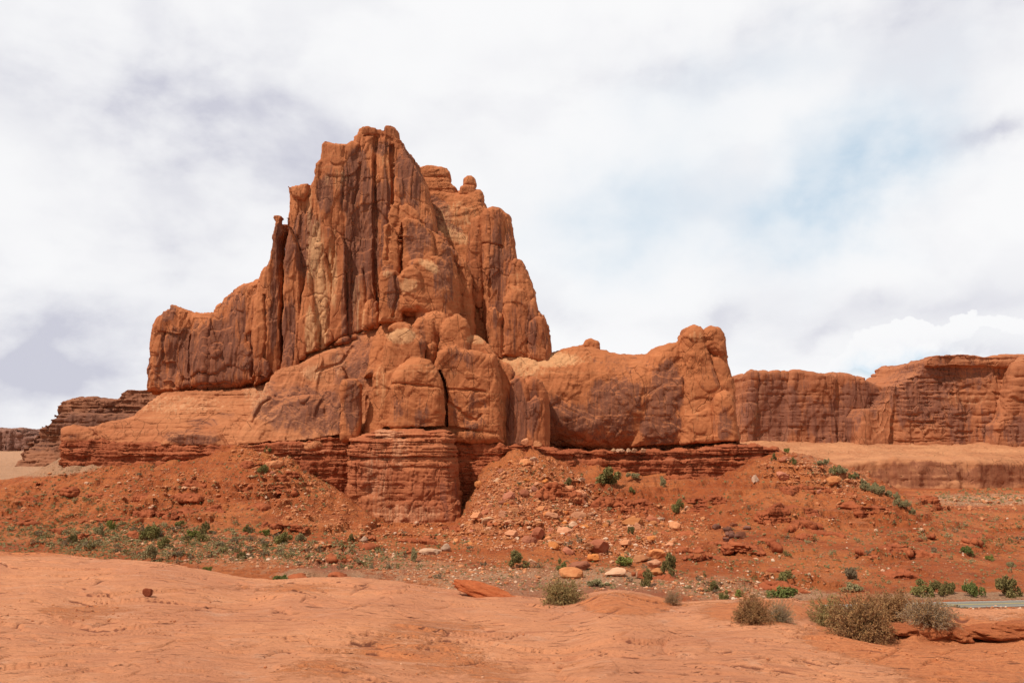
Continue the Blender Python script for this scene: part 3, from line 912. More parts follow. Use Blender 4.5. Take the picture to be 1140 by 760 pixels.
apron = [
    dict(poly=[(64, 492), (66, 480), (78, 476), (95, 470), (110, 467), (132, 462), (145, 447), (154, 433), (210, 430), (250, 427), (284, 420), (292, 424), (290, 500), (64, 500)], d=409, back=450, k=3.0, kb=10, lean=0.85, seed=100, strata=0.7, relief=(1.5, 0.03, 0.06), edge=0.6, dip=0.02),
    dict(poly=[(68, 494), (70, 478), (82, 474), (97, 478), (112, 490), (112, 500), (70, 500)], d=404, back=440, k=4, seed=101, strata=0.6, edge=0.5),
    dict(poly=[(176, 498), (190, 484), (215, 480), (240, 484), (252, 498)], d=404, back=440, k=2.5, seed=102, slab=1.0, edge=0.5),
    # varnished sloping wall below the tower
    dict(poly=[(264, 500), (268, 478), (276, 455), (284, 425), (300, 405), (322, 400), (338, 390), (362, 382), (381, 369), (406, 362), (424, 352), (436, 352), (436, 500)], d=404, back=445, k=2.5, lean=0.42, seed=103, relief=(3.0, 0.03, 0.03), slab=2.6, edge=0.5, flute=0.6,
         cracks=[([(278, 470), (286, 450), (300, 440)], 0.8, 1.5), ([(345, 410), (372, 400), (382, 380)], 0.6, 1.5), ([(405, 440), (408, 470), (404, 485)], 0.6, 1.5)]),
    dict(poly=[(280, 500), (282, 470), (292, 455), (318, 440), (345, 438), (362, 452), (366, 500)], d=402, back=430, k=3.5, lean=0.35, seed=104, slab=2.0, edge=0.6),
    dict(poly=[(360, 500), (362, 440), (366, 410), (374, 402), (380, 415), (380, 500)], d=402, back=430, k=3, lean=0.3, seed=105, slab=1.2, edge=0.5),
    dict(cut=True, poly=[(60, 491.5), (110, 492), (197, 496.5), (262, 497.5), (262, 501), (197, 500), (110, 495), (60, 494)], d=390, back=410, k=0.4, kb=0.4, dref=400.0, seed=341, edge=0.35, relief=(0.5, 0.1, 0.1)),
    dict(cut=True, poly=[(262, 494), (300, 492), (345, 489), (385, 482), (410, 479), (410, 484), (385, 487), (345, 493), (300, 496), (262, 498)], d=390, back=409, k=0.4, kb=0.4, dref=399.5, seed=342, edge=0.35, relief=(0.5, 0.1, 0.1)),
]
V_AP = [(330, 455, 60, 30, 0.95), (390, 400, 30, 40, 0.7), (360, 470, 40, 22, 0.9), (215, 486, 36, 10, 1.0), (225, 470, 26, 6, 0.9), (250, 462, 14, 5, 0.8), (385, 470, 10, 20, 0.9), (90, 486, 18, 6, 0.6), (340, 400, 20, 20, 0.4)]
P_AP = [(195, 450, 70, 12, 0.55), (285, 435, 18, 25, 0.6), (348, 415, 14, 10, 0.7), (378, 405, 10, 14, 0.5)]
o = build_rock('apron_slope', apron, 0.5, M_APRON, None, 'dome', V_AP, P_AP, amp=0.7); under(o, butte); tag(o, 'sloping slickrock apron below the cliffs, dark varnished on its right half')

ledge = [
    dict(poly=[(64, 522), (66, 488), (90, 489), (160, 494), (200, 496), (262, 496), (262, 530), (64, 530)], d=403, back=440, k=1.0, seed=110, strata=1.8, relief=(2.5, 0.04, 0.02), edge=0.3),
    dict(poly=[(64, 522), (66, 500), (120, 502), (200, 504), (262, 502), (262, 530), (64, 530)], d=400.5, back=440, k=1.0, seed=111, strata=1.6, relief=(2.5, 0.04, 0.02), edge=0.4),
    dict(poly=[(258, 530), (262, 496), (300, 494), (388, 484), (392, 484), (392, 560), (258, 560)], d=400, back=440, k=1.0, seed=112, strata=1.8, relief=(2.5, 0.05, 0.03), edge=0.3),
    dict(poly=[(330, 560), (334, 503), (392, 500), (392, 580), (330, 580)], d=396.5, back=440, k=1.0, seed=113, strata=1.5, relief=(2.0, 0.05, 0.03), edge=0.3),
    # recessed band to the right of the buttress and on under the fin
    dict(poly=[(500, 600), (500, 484), (520, 487), (560, 494), (600, 497), (640, 504), (640, 600)], d=401, back=450, k=1.2, seed=116, strata=2.2, relief=(1.5, 0.05, 0.03), edge=0.3),
    dict(poly=[(630, 560), (632, 502), (700, 503), (780, 500), (820, 494), (850, 496), (872, 501), (880, 508), (876, 540), (876, 560)], d=408, back=460, k=1.2, seed=117, strata=2.4, relief=(2.5, 0.03, 0.03), edge=0.3),
    dict(poly=[(600, 560), (600, 500), (640, 510), (700, 512), (800, 509), (840, 506), (862, 510), (868, 560)], d=405.5, back=450, k=1.0, seed=118, strata=1.8, relief=(2.5, 0.03, 0.03), edge=0.4),
]
buttress = [
    # buttress
    dict(poly=[(385, 600), (385, 486), (400, 483), (420, 477), (455, 476), (474, 478), (480, 476), (500, 477), (506, 483), (508, 520), (511, 560), (513, 600)], d=381, back=440, k=8.0, seed=114, strata=2.3, strata_y=513, cracks=[([(398, 515), (399, 560)], 0.4, 0.8), ([(432, 514), (428, 545)], 0.3, 0.5), ([(462, 525), (459, 560)], 0.3, 0.5), ([(490, 512), (484, 550)], 0.4, 0.7), ([(388, 515), (420, 521), (460, 519), (506, 521)], 0.35, 0.9), ([(398, 553), (412, 551), (440, 562), (480, 567), (508, 566)], 0.5, 1.6)], relief=(1.5, 0.05, 0.02), edge=0.5, lean=0.04, flute=0.35),
    dict(poly=[(394, 600), (396, 545), (420, 540), (470, 552), (512, 556), (518, 600)], d=380, back=440, k=6, seed=115, strata=0.25, relief=(1.2, 0.08, 0.04), edge=0.5, lean=0.12),
]
o = build_rock('buttress', buttress, 0.42, M_BUTT, None, 'beds', [(500, 560, 20, 24, 0.5), (450, 545, 60, 8, 0.2)], [(420, 530, 20, 40, 0.5), (445, 500, 12, 25, 0.6), (450, 572, 50, 12, 0.6), (430, 482, 14, 8, 0.7)], amp=0.9, bed_y=513); under(o, butte); tag(o, 'rounded projecting buttress, thin beds above a smooth streaked face')
o = build_rock('ledge_band', ledge, 0.42, M_BEDS, None, 'beds', [], [(450, 495, 60, 12, 0.3), (445, 560, 45, 30, 0.35), (340, 500, 40, 8, 0.4)], amp=0.9); under(o, butte); tag(o, 'thin bedded dark red ledge under the butte')

# ------------------------------------------------------------------ the rounded fin on the right
fin = tag(empty('sandstone_fin', (55, 430, -10)), 'long low rounded sandstone fin right of the towers, ending in a knobbly raised head', 'rock fin')
finm = [
    dict(poly=[(545, 500), (545, 393), (580, 393), (612, 394), (634, 388), (650, 387), (674, 391), (700, 393.5), (722, 394), (745, 396), (775, 400), (800, 430), (818, 470), (821, 495), (700, 502), (640, 501)],
         d=424, back=500, k=20, kb=24, seed=120, relief=(3.0, 0.025, 0.03), slab=0.9, edge=0.6, lean=0.12, dref=446),
    dict(poly=[(545, 460), (545, 392), (600, 392), (650, 392), (640, 460)], d=436, back=500, k=14, seed=121, lean=1.3, edge=0.3, dref=455),
    dict(poly=[(700, 500), (712, 410), (722, 394), (732, 384.5), (745, 381), (757, 382), (764, 390), (770, 420), (775, 500)], d=424, back=460, k=10, seed=122, edge=0.4, dref=434, lean=0.08),
    dict(poly=[(757, 500), (758, 390), (761, 374), (767, 365), (773, 362), (780, 365), (785, 372), (792, 390), (802, 420), (815, 450), (820, 496)], d=421, back=450, k=6, seed=123, edge=0.6, slab=1.2, dref=428, lean=0.08,
         cracks=[([(785, 372), (788, 390), (800, 430), (806, 445)], 0.7, 2.5)]),
    dict(poly=[(783, 385), (785, 369), (791, 365), (800, 364.5), (805, 371), (807, 394), (800, 397), (790, 392)], d=424, back=440, k=4, seed=124, edge=0.3),
    dict(poly=[(790, 400), (798, 394), (807, 396), (813, 415), (818, 435), (820, 496), (806, 496), (800, 440)], d=426, back=450, k=3, seed=125, edge=0.3),
    dict(poly=[(795, 498), (795, 446), (799, 439), (807, 436.5), (814, 440), (819, 450), (822, 465), (822, 492), (815, 499)], d=417, back=440, k=5, seed=126, edge=0.3),
    dict(poly=[(628, 392), (636, 386), (650, 383), (653, 379.5), (658, 378.3), (665, 381), (667, 391)], d=452, back=462, k=1.6, kb=2, seed=127, edge=0.3, dref=453),
    dict(poly=[(588, 425), (590, 421), (593, 418), (597, 423)], d=425, back=430, k=0.6, seed=128, edge=0.1),
    dict(cut=True, poly=[(606, 500), (606, 494.5), (640, 497), (700, 497.5), (760, 494), (800, 491), (824, 489.5), (824, 493), (800, 496), (760, 500), (700, 503), (640, 503)], d=400, back=436, k=0.4, kb=0.4, dref=418.0, seed=331, edge=0.35, relief=(0.5, 0.1, 0.1)),
    dict(cut=True, poly=[(610.5, 495), (609.5, 445), (611.5, 445), (613.5, 495)], d=400, back=436, k=0.4, kb=0.4, dref=418.0, seed=332, edge=0.35, relief=(0.5, 0.1, 0.1)),
]
V_F = [(740, 440, 18, 35, 1.0, 0.15), (735, 475, 22, 22, 0.8), (690, 440, 34, 20, 0.6), (665, 470, 40, 24, 0.6), (620, 470, 14, 30, 0.7), (805, 470, 12, 20, 0.6), (790, 430, 12, 30, 0.3), (700, 405, 30, 10, 0.3)]
V_F = [(e[0], e[1], e[2], e[3], e[4] * 1.15, *e[5:]) for e in V_F]
P_F = [(600, 400, 50, 10, 0.9), (580, 412, 30, 10, 0.7), (640, 400, 30, 6, 0.4), (775, 375, 12, 8, 0.5), (770, 460, 8, 40, 0.35), (650, 497, 40, 5, 0.4)]
o = build_rock('fin_body', finm, 0.52, M_DOME, None, 'dome', V_F, P_F, amp=0.9); under(o, fin)

# ------------------------------------------------------------------ far mesas
mesa_r = tag(empty('long_mesa', (330, 930, -10)), 'long flat topped red mesa behind the right of the scene, stepping up in height', 'mesa')
far = [
    dict(poly=[(823, 516), (823.5, 482), (830, 452), (831, 418), (834, 413), (836, 412), (845, 415), (852, 414), (891, 412), (915, 415), (922, 418), (935, 416), (948, 418), (962, 421), (979, 426), (1000, 428), (1000, 516), (823, 516)], d=900, back=1010, k=6, kb=15, seed=130, flute=0.7, slab=1.6, strata=1.2, edge=1.5, relief=(5, 0.012, 0.004),
         panels=[([(842, 420), (838, 495)], 7, 2), ([(880, 420), (872, 495)], -7, 2), ([(930, 425), (930, 495)], 5, 2)]),
    dict(poly=[(985, 516), (988, 436), (997, 428), (1010, 420), (1022, 410), (1030, 400), (1042, 396.5), (1066, 394), (1103, 396.5), (1145, 397), (1240, 402), (1240, 516)], d=880, back=1020, k=7, kb=15, seed=131, flute=0.6, slab=1.6, strata=2.2, edge=1.2, relief=(5, 0.012, 0.004),
         cracks=[([(1125, 410), (1120, 440), (1108, 470), (1105, 495)], 3, 14)]),
    dict(poly=[(952, 516), (953, 465), (960, 456), (978, 454), (990, 440), (994, 428), (999, 427), (1001, 440), (994, 470), (992, 516)], d=876, back=920, k=5, seed=132, slab=2.0, edge=1.0),
    dict(poly=[(1104, 516), (1106, 475), (1114, 468), (1122, 440), (1130, 405), (1140, 398), (1240, 400), (1240, 516)], d=862, back=920, k=6, seed=133, slab=3.0, strata=1.5, edge=1.0),
    dict(poly=[(1030, 402), (1036, 396), (1048, 394.5), (1066, 393), (1100, 395.5), (1240, 400), (1240, 410), (1030, 408)], d=874, back=1000, k=2.5, seed=134, strata=1.5, edge=0.5),
]
V_R = [(860, 460, 30, 40, 0.7), (960, 440, 30, 16, 0.6), (925, 470, 30, 24, 0.7), (1020, 440, 30, 30, 0.9), (1070, 420, 40, 16, 0.5), (1080, 470, 30, 26, 0.6), (1130, 480, 14, 14, 0.6)]
P_R = [(845, 450, 5, 40, 0.5, 0.2), (1080, 445, 40, 6, 0.5), (975, 470, 20, 20, 0.35), (860, 485, 30, 8, 0.4)]
o = build_rock('mesa_wall', far, 1.3, M_FAR, None, 'wall', V_R, P_R, amp=1.3, fscale=3.0); under(o, mesa_r)
bench = [
    dict(poly=[(800, 560), (800, 514), (960, 513), (1000, 509), (1140, 512), (1340, 514), (1340, 560)], d=690, back=1000, k=4, seed=140, edge=0.8, relief=(9, 0.012, 0.004), flute=1.5, strata=1.0),
    dict(poly=[(780, 521), (780, 490), (1340, 493), (1340, 521)], d=692, back=1010, k=2, lean=7.2, dref=900, seed=141, edge=0.2, relief=(6, 0.012, 0.01)),
]
o = build_rock('bench', bench, 1.6, M_BENCH, None, 'dome', [(1030, 528, 45, 14, 1.1), (1110, 530, 40, 12, 1.1), (990, 530, 20, 12, 0.6)], [(1000, 500, 200, 10, 0.4)], amp=1.0); under(o, mesa_r); tag(o, 'pale slickrock bench with a low cliff below the mesa')

mesa_l = tag(empty('stepped_mesa', (-760, 1300, -30)), 'stepped brown mesa partly hidden behind the left foot of the butte', 'mesa')
ml = [
    dict(poly=[(18, 520), (22, 500), (34, 486), (46, 472), (58, 463), (68, 455), (90, 452), (150, 440), (200, 440), (200, 520)], d=1245, back=1500, k=4, kb=10, seed=153, flute=1.5, strata=6, edge=1.5, relief=(6, 0.01, 0.01), lean=0.1),
    dict(poly=[(66, 520), (67, 450), (72, 445), (95, 443.5), (127, 445), (133, 437), (142, 433.5), (153, 432.5), (260, 434), (260, 520)], d=1260, back=1500, k=4, kb=10, seed=150, flute=1.5, strata=4.0, edge=1.5, relief=(8, 0.01, 0.01), yaw=0.1),
    dict(poly=[(40, 520), (43, 475), (52, 472), (56, 464), (68, 458), (200, 462), (200, 520)], d=1225, back=1450, k=5, kb=10, seed=151, flute=1.5, strata=4.0, edge=1.5, relief=(8, 0.01, 0.01)),
    dict(poly=[(15, 520), (20, 500), (27, 490), (38, 480), (50, 476), (75, 480), (100, 478), (160, 480), (160, 520)], d=1195, back=1450, k=3, kb=10, seed=152, flute=1.5, slab=2, strata=4, edge=2.0, relief=(8, 0.01, 0.01), lean=0.9),
]
M_LMESA = rock_mat('brown_mesa_rock', (0.30, 0.120, 0.068), (0.24, 0.092, 0.055), (0.42, 0.20, 0.12), (0.15, 0.068, 0.052), 3.0, 0.3, 0.6, 0.02, 0.5, vs=0.5)
o = build_rock('mesa_wall', ml, 1.7, M_LMESA, None, 'wall', [(90, 470, 60, 12, 0.7), (40, 495, 30, 8, 0.5)], [(60, 485, 40, 6, 0.3)], amp=1.4, fscale=3.2); under(o, mesa_l)
mesa_f = tag(empty('horizon_mesa', (-1900, 3000, -40)), 'low purple brown mesa on the horizon at the far left edge', 'mesa')
mf = [dict(poly=[(-140, 520), (-140, 476), (-60, 479), (0, 478), (22, 479), (29, 480), (31, 486), (60, 492), (90, 505), (90, 520)], d=2900, back=3300, k=9, kb=20, seed=160, flute=9, strata=7, edge=3, relief=(20, 0.005, 0.005))]
M_FAR2 = rock_mat('horizon_rock', (0.27, 0.13, 0.10), (0.23, 0.11, 0.09), (0.34, 0.19, 0.15), (0.16, 0.09, 0.085), 5.0, 0.2, 0.6, 0.05, 0.8)
o = build_rock('mesa_wall', mf, 4.5, M_FAR2, None, 'wall', amp=4.0, pad=30, fscale=6); under(o, mesa_f)


# ------------------------------------------------------------------ terrain: valley floor and talus slopes
FLOOR = -38.0
ROAD_D0, ROAD_D1 = 190.0, 203.0        # distance of the road's centre line at px 780 and px 1300
TCOL = {
    -330: [(300, 604), (350, 582), (400, 560), (430, 545), (460, 'z-26'), (560, 'z-36')],
    0: [(280, 612), (300, 602), (350, 577), (400, 552), (430, 537), (447, 533), (480, 'z-27'), (560, 'z-36')],
    35: [(280, 612), (300, 602), (350, 576), (400, 545), (425, 531), (442, 528), (480, 'z-25'), (560, 'z-36')],
    58: [(280, 612), (300, 602), (350, 573), (400, 535), (415, 522), (430, 519), (480, 'z-22'), (560, 'z-36')],
    75: [(280, 611), (300, 601), (350, 570), (392, 527), (404, 514), (430, 508), (520, 'z-14'), (600, 'z-36')],
    160: [(280, 611), (300, 600), (350, 566), (392, 524), (403, 514), (430, 506), (520, 'z-10'), (640, 'z-36')],
    235: [(280, 609), (300, 597), (350, 560), (392, 515), (403, 503), (430, 496), (520, 'z-8'), (640, 'z-36')],
    285: [(270, 612), (300, 592), (350, 553), (388, 512), (402, 495), (430, 489), (520, 'z-8'), (640, 'z-36')],
    330: [(260, 616), (300, 592), (350, 558), (385, 527), (398, 512), (430, 505), (520, 'z-8'), (640, 'z-36')],
    385: [(250, 625), (300, 594), (350, 569), (375, 553), (385, 547), (430, 545), (520, 'z-10'), (640, 'z-36')],
    430: [(240, 635), (300, 604), (355, 588), (378, 582), (390, 577), (430, 570), (520, 'z-10'), (640, 'z-36')],
    508: [(230, 643), (300, 604), (355, 590), (380, 582), (395, 575), (430, 560), (520, 'z-10'), (640, 'z-36')],
    528: [(230, 643), (300, 602), (345, 580), (375, 562), (395, 545), (420, 530), (520, 'z-8'), (640, 'z-36')],
    545: [(230, 643), (300, 600), (345, 568), (370, 546), (390, 525), (402, 512), (430, 500), (520, 'z-8'), (640, 'z-36')],
    570: [(230, 643), (300, 598), (345, 560), (370, 532), (388, 510), (400, 500), (430, 494), (520, 'z-8'), (640, 'z-36')],
    600: [(230, 643), (300, 598), (345, 562), (370, 535), (388, 512), (400, 500), (430, 494), (520, 'z-8'), (640, 'z-36')],
    640: [(225, 647), (300, 600), (345, 570), (375, 545), (395, 526), (405, 514), (440, 505), (520, 'z-8'), (640, 'z-36')],
    690: [(222, 648), (300, 602), (345, 575), (380, 550), (400, 530), (410, 523), (440, 516), (520, 'z-8'), (640, 'z-36')],
    740: [(222, 648), (300, 602), (345, 575), (380, 550), (400, 533), (410, 526), (440, 518), (520, 'z-8'), (640, 'z-38')],
    800: [(222, 650), (300, 597), (345, 565), (380, 541), (400, 529), (410, 525), (440, 510), (520, 'z-12'), (620, 'z-40')],
    850: [(218, 654), (300, 592), (345, 557), (375, 530), (395, 510), (408, 502), (440, 501), (500, 'z-22'), (600, 'z-40')],
    880: [(218, 655), (300, 592), (345, 557), (375, 530), (395, 509), (408, 501.5), (430, 503), (480, 'z-24'), (600, 'z-40')],
    920: [(216, 657), (300, 594), (345, 562), (375, 535), (395, 518), (408, 511), (425, 511), (470, 'z-28'), (600, 'z-40')],
    960: [(214, 659), (300, 597), (345, 568), (380, 541), (397, 531), (408, 529), (425, 530), (465, 'z-33'), (600, 'z-40')],
    1000: [(212, 660), (300, 601), (345, 577), (380, 557), (397, 551), (408, 550), (425, 'z-27'), (460, 'z-37'), (600, 'z-40')],
    1040: [(210, 661), (300, 606), (345, 588), (380, 575), (397, 571), (410, 569), (430, 'z-35'), (460, 'z-39'), (600, 'z-40')],
    1090: [(210, 661), (300, 611), (345, 598), (380, 588), (400, 583), (430, 'z-39.5'), (460, 'z-40'), (600, 'z-40')],
    1140: [(210, 661), (260, 'z-37.8'), (380, 'z-38.5'), (600, 'z-40')],
    1470: [(210, 661), (260, 'z-37.8'), (380, 'z-38.5'), (600, 'z-40')],
}


def col_profile(lst, dg):
    pts = [(10, -15.0), (30, -26.0), (70, -34.0), (120, -37.5), (160, FLOOR), (206, FLOOR)]
    for d, v in lst:
        z = float(v[1:]) if isinstance(v, str) else float(zz(v, d))
        pts.append((d, z))
    pts += [(900, -37.5 if True else 0), (3000, -37.0), (30000, -37.0)]
    a = np.array(pts)
    return np.interp(np.log(dg), np.log(a[:, 0]), a[:, 1])


NC = 1500
cols = np.linspace(-330, 1470, NC)
dn = np.concatenate([np.geomspace(10, 150, 60), np.arange(151, 215, 1.2), np.arange(215, 470, 0.62), np.geomspace(470, 700, 90), np.geomspace(705, 30000, 90)])
dg = np.unique(dn)
keys = np.array(sorted(TCOL))
prof = np.stack([col_profile(TCOL[k], dg) for k in keys])           # key columns x depth
ZT = np.empty((NC, len(dg)))
for j in range(len(dg)):
    ZT[:, j] = np.interp(cols, keys, prof[:, j])
ker = np.exp(-np.linspace(-2, 2, 21) ** 2)
ker /= ker.sum()
for j in range(len(dg)):
    ZT[:, j] = np.convolve(np.pad(ZT[:, j], 10, mode='edge'), ker, mode='valid')
for i in range(0):
    pass
XT = (cols[:, None] - 570) / FPX * dg[None, :] / CP * 1.0           # ray spread, near enough to constant px
XT = XT * 1.0
YT = np.broadcast_to(dg[None, :], XT.shape)
p3 = np.stack([XT, YT, ZT], -1).astype(f32)
flat = p3.reshape(-1, 3)
hillm = sst(-37.5, -30, ZT)
near = sst(150, 260, YT) * (1 - sst(620, 900, YT))
n_a = fbm(flat * np.array([0.035, 0.035, 0.0]) + 5, 4, 201).reshape(XT.shape)
n_b = fbm(flat * np.array([0.16, 0.16, 0.0]) + 9, 4, 211).reshape(XT.shape)
n_c = fbm(flat * np.array([0.6, 0.6, 0.0]) + 2, 2, 221).reshape(XT.shape)
PXT, PYT = proj(p3)
# rubble cone and slopes are rough, the red clay smoother
conem = ell(PXT, PYT, [(600, 560, 75, 62, 1.0, 0.35), (700, 590, 90, 45, 0.7, 0.2), (560, 600, 60, 25, 0.7), (300, 515, 50, 22, 0.7), (930, 530, 70, 30, 0.5)])
ridge = -np.abs(fbm(flat * np.array([0.085, 0.020, 0.0]) + 15, 3, 231).reshape(XT.shape)) * 3.2 + 0.9
ZT = ZT + near * (hillm * (1.6 * n_a + 1.1 * ridge - 0.1) + (0.55 + 0.75 * conem) * n_b * (0.4 + 0.6 * hillm) + (0.22 + 0.40 * conem) * n_c) - near * hillm * 0.9
ZT = ZT + (1 - near) * (YT > 500) * 1.5 * n_a
# outcropping beds: the slope breaks into low steps along certain levels
step = 3.1
zw = ZT + 1.6 * fbm(flat * np.array([0.012, 0.012, 0.0]), 2, 241).reshape(XT.shape) + 0.5 * n_b
tq = terr(zw / step, 0.07) * step - zw
outc = ell(PXT, PYT, [(890, 570, 55, 10, 1.1), (975, 575, 65, 12, 1.1, 0.1), (690, 558, 50, 9, 1.2), (640, 545, 40, 8, 0.9), (190, 570, 60, 10, 1.1), (300, 545, 45, 14, 0.8),
                      (880, 532, 80, 14, 0.8), (430, 588, 90, 9, 1.0), (330, 600, 120, 10, 0.5), (820, 610, 40, 8, 0.7), (1010, 610, 120, 20, 0.5), (1000, 640, 120, 12, 0.5), (60, 560, 90, 14, 0.5),
                      (740, 545, 40, 8, 0.8), (560, 590, 60, 12, 0.4), (370, 645, 60, 10, 1.0), (420, 628, 60, 12, 0.7), (810, 650, 90, 12, 0.8), (240, 545, 90, 12, 0.5), (1080, 560, 80, 8, 1.0)])
om = sst(0.20, 0.55, outc + 0.6 * n_a + 0.6 * n_b) * near
ZT = ZT + om * tq * 0.95
# low ledges on the flat: short scarps facing the viewer
for (x0, y0, x1, y1, hh, wd) in [(165, 572, 205, 573, 2.2, 9), (340, 560, 372, 562, 1.4, 8), (212, 562, 262, 564, 1.0, 8), (1015, 600, 1040, 601, 1.2, 8), (955, 617, 978, 620, 0.9, 6), (990, 638, 1016, 640, 1.1, 7),
                                 (345, 612, 400, 619, 1.3, 9), (365, 625, 410, 632, 1.0, 7), (320, 641, 395, 645, 0.9, 7), (840, 575, 925, 578, 1.6, 9), (925, 570, 1010, 582, 1.8, 9), (800, 572, 840, 570, 1.2, 8),
                                 (660, 556, 720, 560, 2.6, 12), (600, 545, 650, 548, 2.0, 9), (1090, 590, 1150, 592, 1.0, 8), (1030, 560, 1150, 564, 1.2, 10), (0, 548, 60, 552, 0.9, 8), (880, 652, 925, 655, 1.0, 6),
                                 (820, 642, 900, 652, 1.2, 7), (405, 583, 500, 590, 1.2, 8), (430, 597, 530, 600, 0.9, 6), (190, 640, 240, 634, 0.6, 5), (770, 655, 830, 650, 0.8, 6), (868, 615, 900, 617, 0.9, 6),
                                 (820, 608, 862, 612, 1.2, 7), (780, 628, 830, 632, 0.8, 6)]:
    if x1 < x0: x0, y0, x1, y1 = x1, y1, x0, y0
    # distance of the scarp line found where the slope meets that picture height
    ym = 0.5 * (y0 + y1)
    ci = int(np.argmin(np.abs(cols - 0.5 * (x0 + x1))))
    pr = proj(np.stack([XT[ci], YT[ci], ZT[ci]], -1))[1]
    ok = np.where((dg > 170) & (pr <= ym))[0]
    if not len(ok): continue
    dl = dg[ok[0]]
    sl_ = (y1 - y0) / max(x1 - x0, 1)
    dline = dl + (-(cols - 0.5 * (x0 + x1)) * sl_) * (dl * dl / (38 * FPX)) * 0.5
    wob = 2.5 * fbm(np.stack([cols * 0.06, cols * 0, cols * 0 + ym], -1).astype(f32), 3, 251) + 1.2 * np.sign(np.sin(cols * 0.31 + ym)) * 0.4
    q = YT - (dline + wob)[:, None]
    lat = sst(x0 - 8, x0 + 6, cols) * sst(x1 + 8, x1 - 6, cols)
    pr_ = sst(-0.5, 0.4, q) * np.exp(-np.maximum(q, 0) / wd)
    ZT = ZT + 1.6 * hh * lat[:, None] * pr_
# keep the roadbed level
roadc = ROAD_D0 + (XT - 45) * (ROAD_D1 - ROAD_D0) / 115.0
rm = sst(11, 6, np.abs(YT - roadc)) * sst(-80, -70, XT)
ZT = ZT * (1 - rm) + FLOOR * rm
p3 = np.stack([XT, YT, ZT], -1).astype(f32)
PXT, PYT = proj(p3)
gravel = ell(PXT, PYT, [(250, 612, 200, 26, 0.50, 0.08), (420, 630, 160, 20, 0.62, 0.1), (620, 650, 170, 22, 0.8), (90, 600, 120, 20, 0.4), (800, 655, 60, 16, 0.7), (560, 560, 40, 50, 0.45, 0.4), (640, 560, 60, 20, 0.45, 0.3),
                        (925, 520, 60, 20, 0.5, 0.4), (1100, 556, 90, 8, 0.8), (1110, 690, 60, 20, 0.6), (360, 640, 50, 9, 1.2), (30, 515, 80, 14, 1.6), (880, 662, 60, 8, 0.8), (1080, 663, 120, 5, 0.9)])
gravel = np.where(YT > 520, np.where(XT < 0, 1.4, gravel), gravel)
redc = ell(PXT, PYT, [(262, 612, 30, 8, 1.0, 0.3), (370, 630, 30, 8, 0.9), (580, 655, 40, 12, 0.6), (690, 662, 60, 10, 0.9)])
ni, nj = XT.shape
idx = np.arange(ni * nj).reshape(ni, nj)
Q = np.stack([idx[:-1, :-1], idx[1:, :-1], idx[1:, 1:], idx[:-1, 1:]], -1).reshape(-1, 4)

mt, t, b = new_mat('red_valley_soil')
geo = t.node('ShaderNodeNewGeometry')
p = geo.outputs['Position']
big = t.noise(p, 0.03, 5, 0.6)
mid = t.noise(p, 0.25, 6, 0.7)
fine = t.noise(p, 1.6, 5, 0.75)
vor = t.node('ShaderNodeTexVoronoi', feature='F1')
t.l.new(t.mapv(p, scale=(1, 1, 1.6)), vor.inputs['Vector'])
vor.inputs['Scale'].default_value = 0.75
vcol = t.node('ShaderNodeSeparateColor')
t.l.new(vor.outputs['Color'], vcol.inputs[0])
col = t.mix(t.rng(big, 0.40, 0.60), (0.50, 0.150, 0.054), (0.39, 0.094, 0.032))
col = t.mix(mul_(t, t.rng(mid, 0.48, 0.70), 0.55), col, (0.45, 0.17, 0.08))
col = t.mix(mul_(t, t.rng(mid, 0.48, 0.34), 0.6), col, (0.20, 0.055, 0.028))
beds = t.noise(t.mapv(p, scale=(0.02, 0.02, 0.8)), 1.0, 4, 0.6)
col = t.mix(mul_(t, t.rng(beds, 0.52, 0.66), 0.4), col, (0.24, 0.06, 0.032))
g = t.attr('gravel')
gm = t.rng(t.math('ADD', g, t.math('ADD', mul_(t, t.math('SUBTRACT', mid, 0.5), 1.3), mul_(t, t.math('SUBTRACT', fine, 0.5), 1.0))), 0.35, 0.85)
gcol_ = t.mix(t.rng(fine, 0.35, 0.65), (0.34, 0.18, 0.11), (0.56, 0.37, 0.255))
gcol_ = t.mix(mul_(t, t.rng(big, 0.4, 0.6), 0.4), gcol_, (0.50, 0.26, 0.15))
col = t.mix(mul_(t, gm, 0.75), col, gcol_)
col = t.mix(mul_(t, t.attr('redsoil'), 0.85), col, (0.33, 0.10, 0.055))
# loose stones: every cell its own tone
stone = t.rng(vor.outputs['Distance'], 0.42, 0.25)
sel = t.rng(vcol.outputs[0], 0.62, 0.66)
scol = t.mix(vcol.outputs[1], (0.40, 0.15, 0.075), (0.62, 0.42, 0.30))
col = t.mix(mul_(t, mul_(t, stone, sel), t.math('ADD', 0.35, mul_(t, gm, 0.45))), col, scol)
tuft = t.rng(t.noise(t.mapv(p, loc=(9, 9, 0)), 0.55, 3, 0.6), 0.60, 0.68)
col = t.mix(mul_(t, tuft, t.math('ADD', 0.12, mul_(t, gm, 0.4))), col, (0.17, 0.135, 0.075))
col = t.mix(mul_(t, t.rng(fine, 0.55, 0.70), 0.5), col, (0.20, 0.065, 0.034))
t.put(b.inputs['Base Color'], col)
bump(t, b, t.math('ADD', mul_(t, fine, 0.8), t.math('ADD', mul_(t, mid, 1.2), mul_(t, mul_(t, stone, sel), 0.6))), 1.0, 1.3)
M_SOIL = mt
me = mesh_from('valley_ground', p3.reshape(-1, 3), Q, {'gravel': gravel.ravel(), 'redsoil': redc.ravel()})
ground = link('valley_ground', me, M_SOIL)
tag(ground, kind='structure')
print('terrain', len(p3.reshape(-1, 3)))

# visible surface lookup: picture point -> point on the valley ground
runmin = np.minimum.accumulate(np.where(dg[None, :] < 150, 1e9, PYT), axis=1)


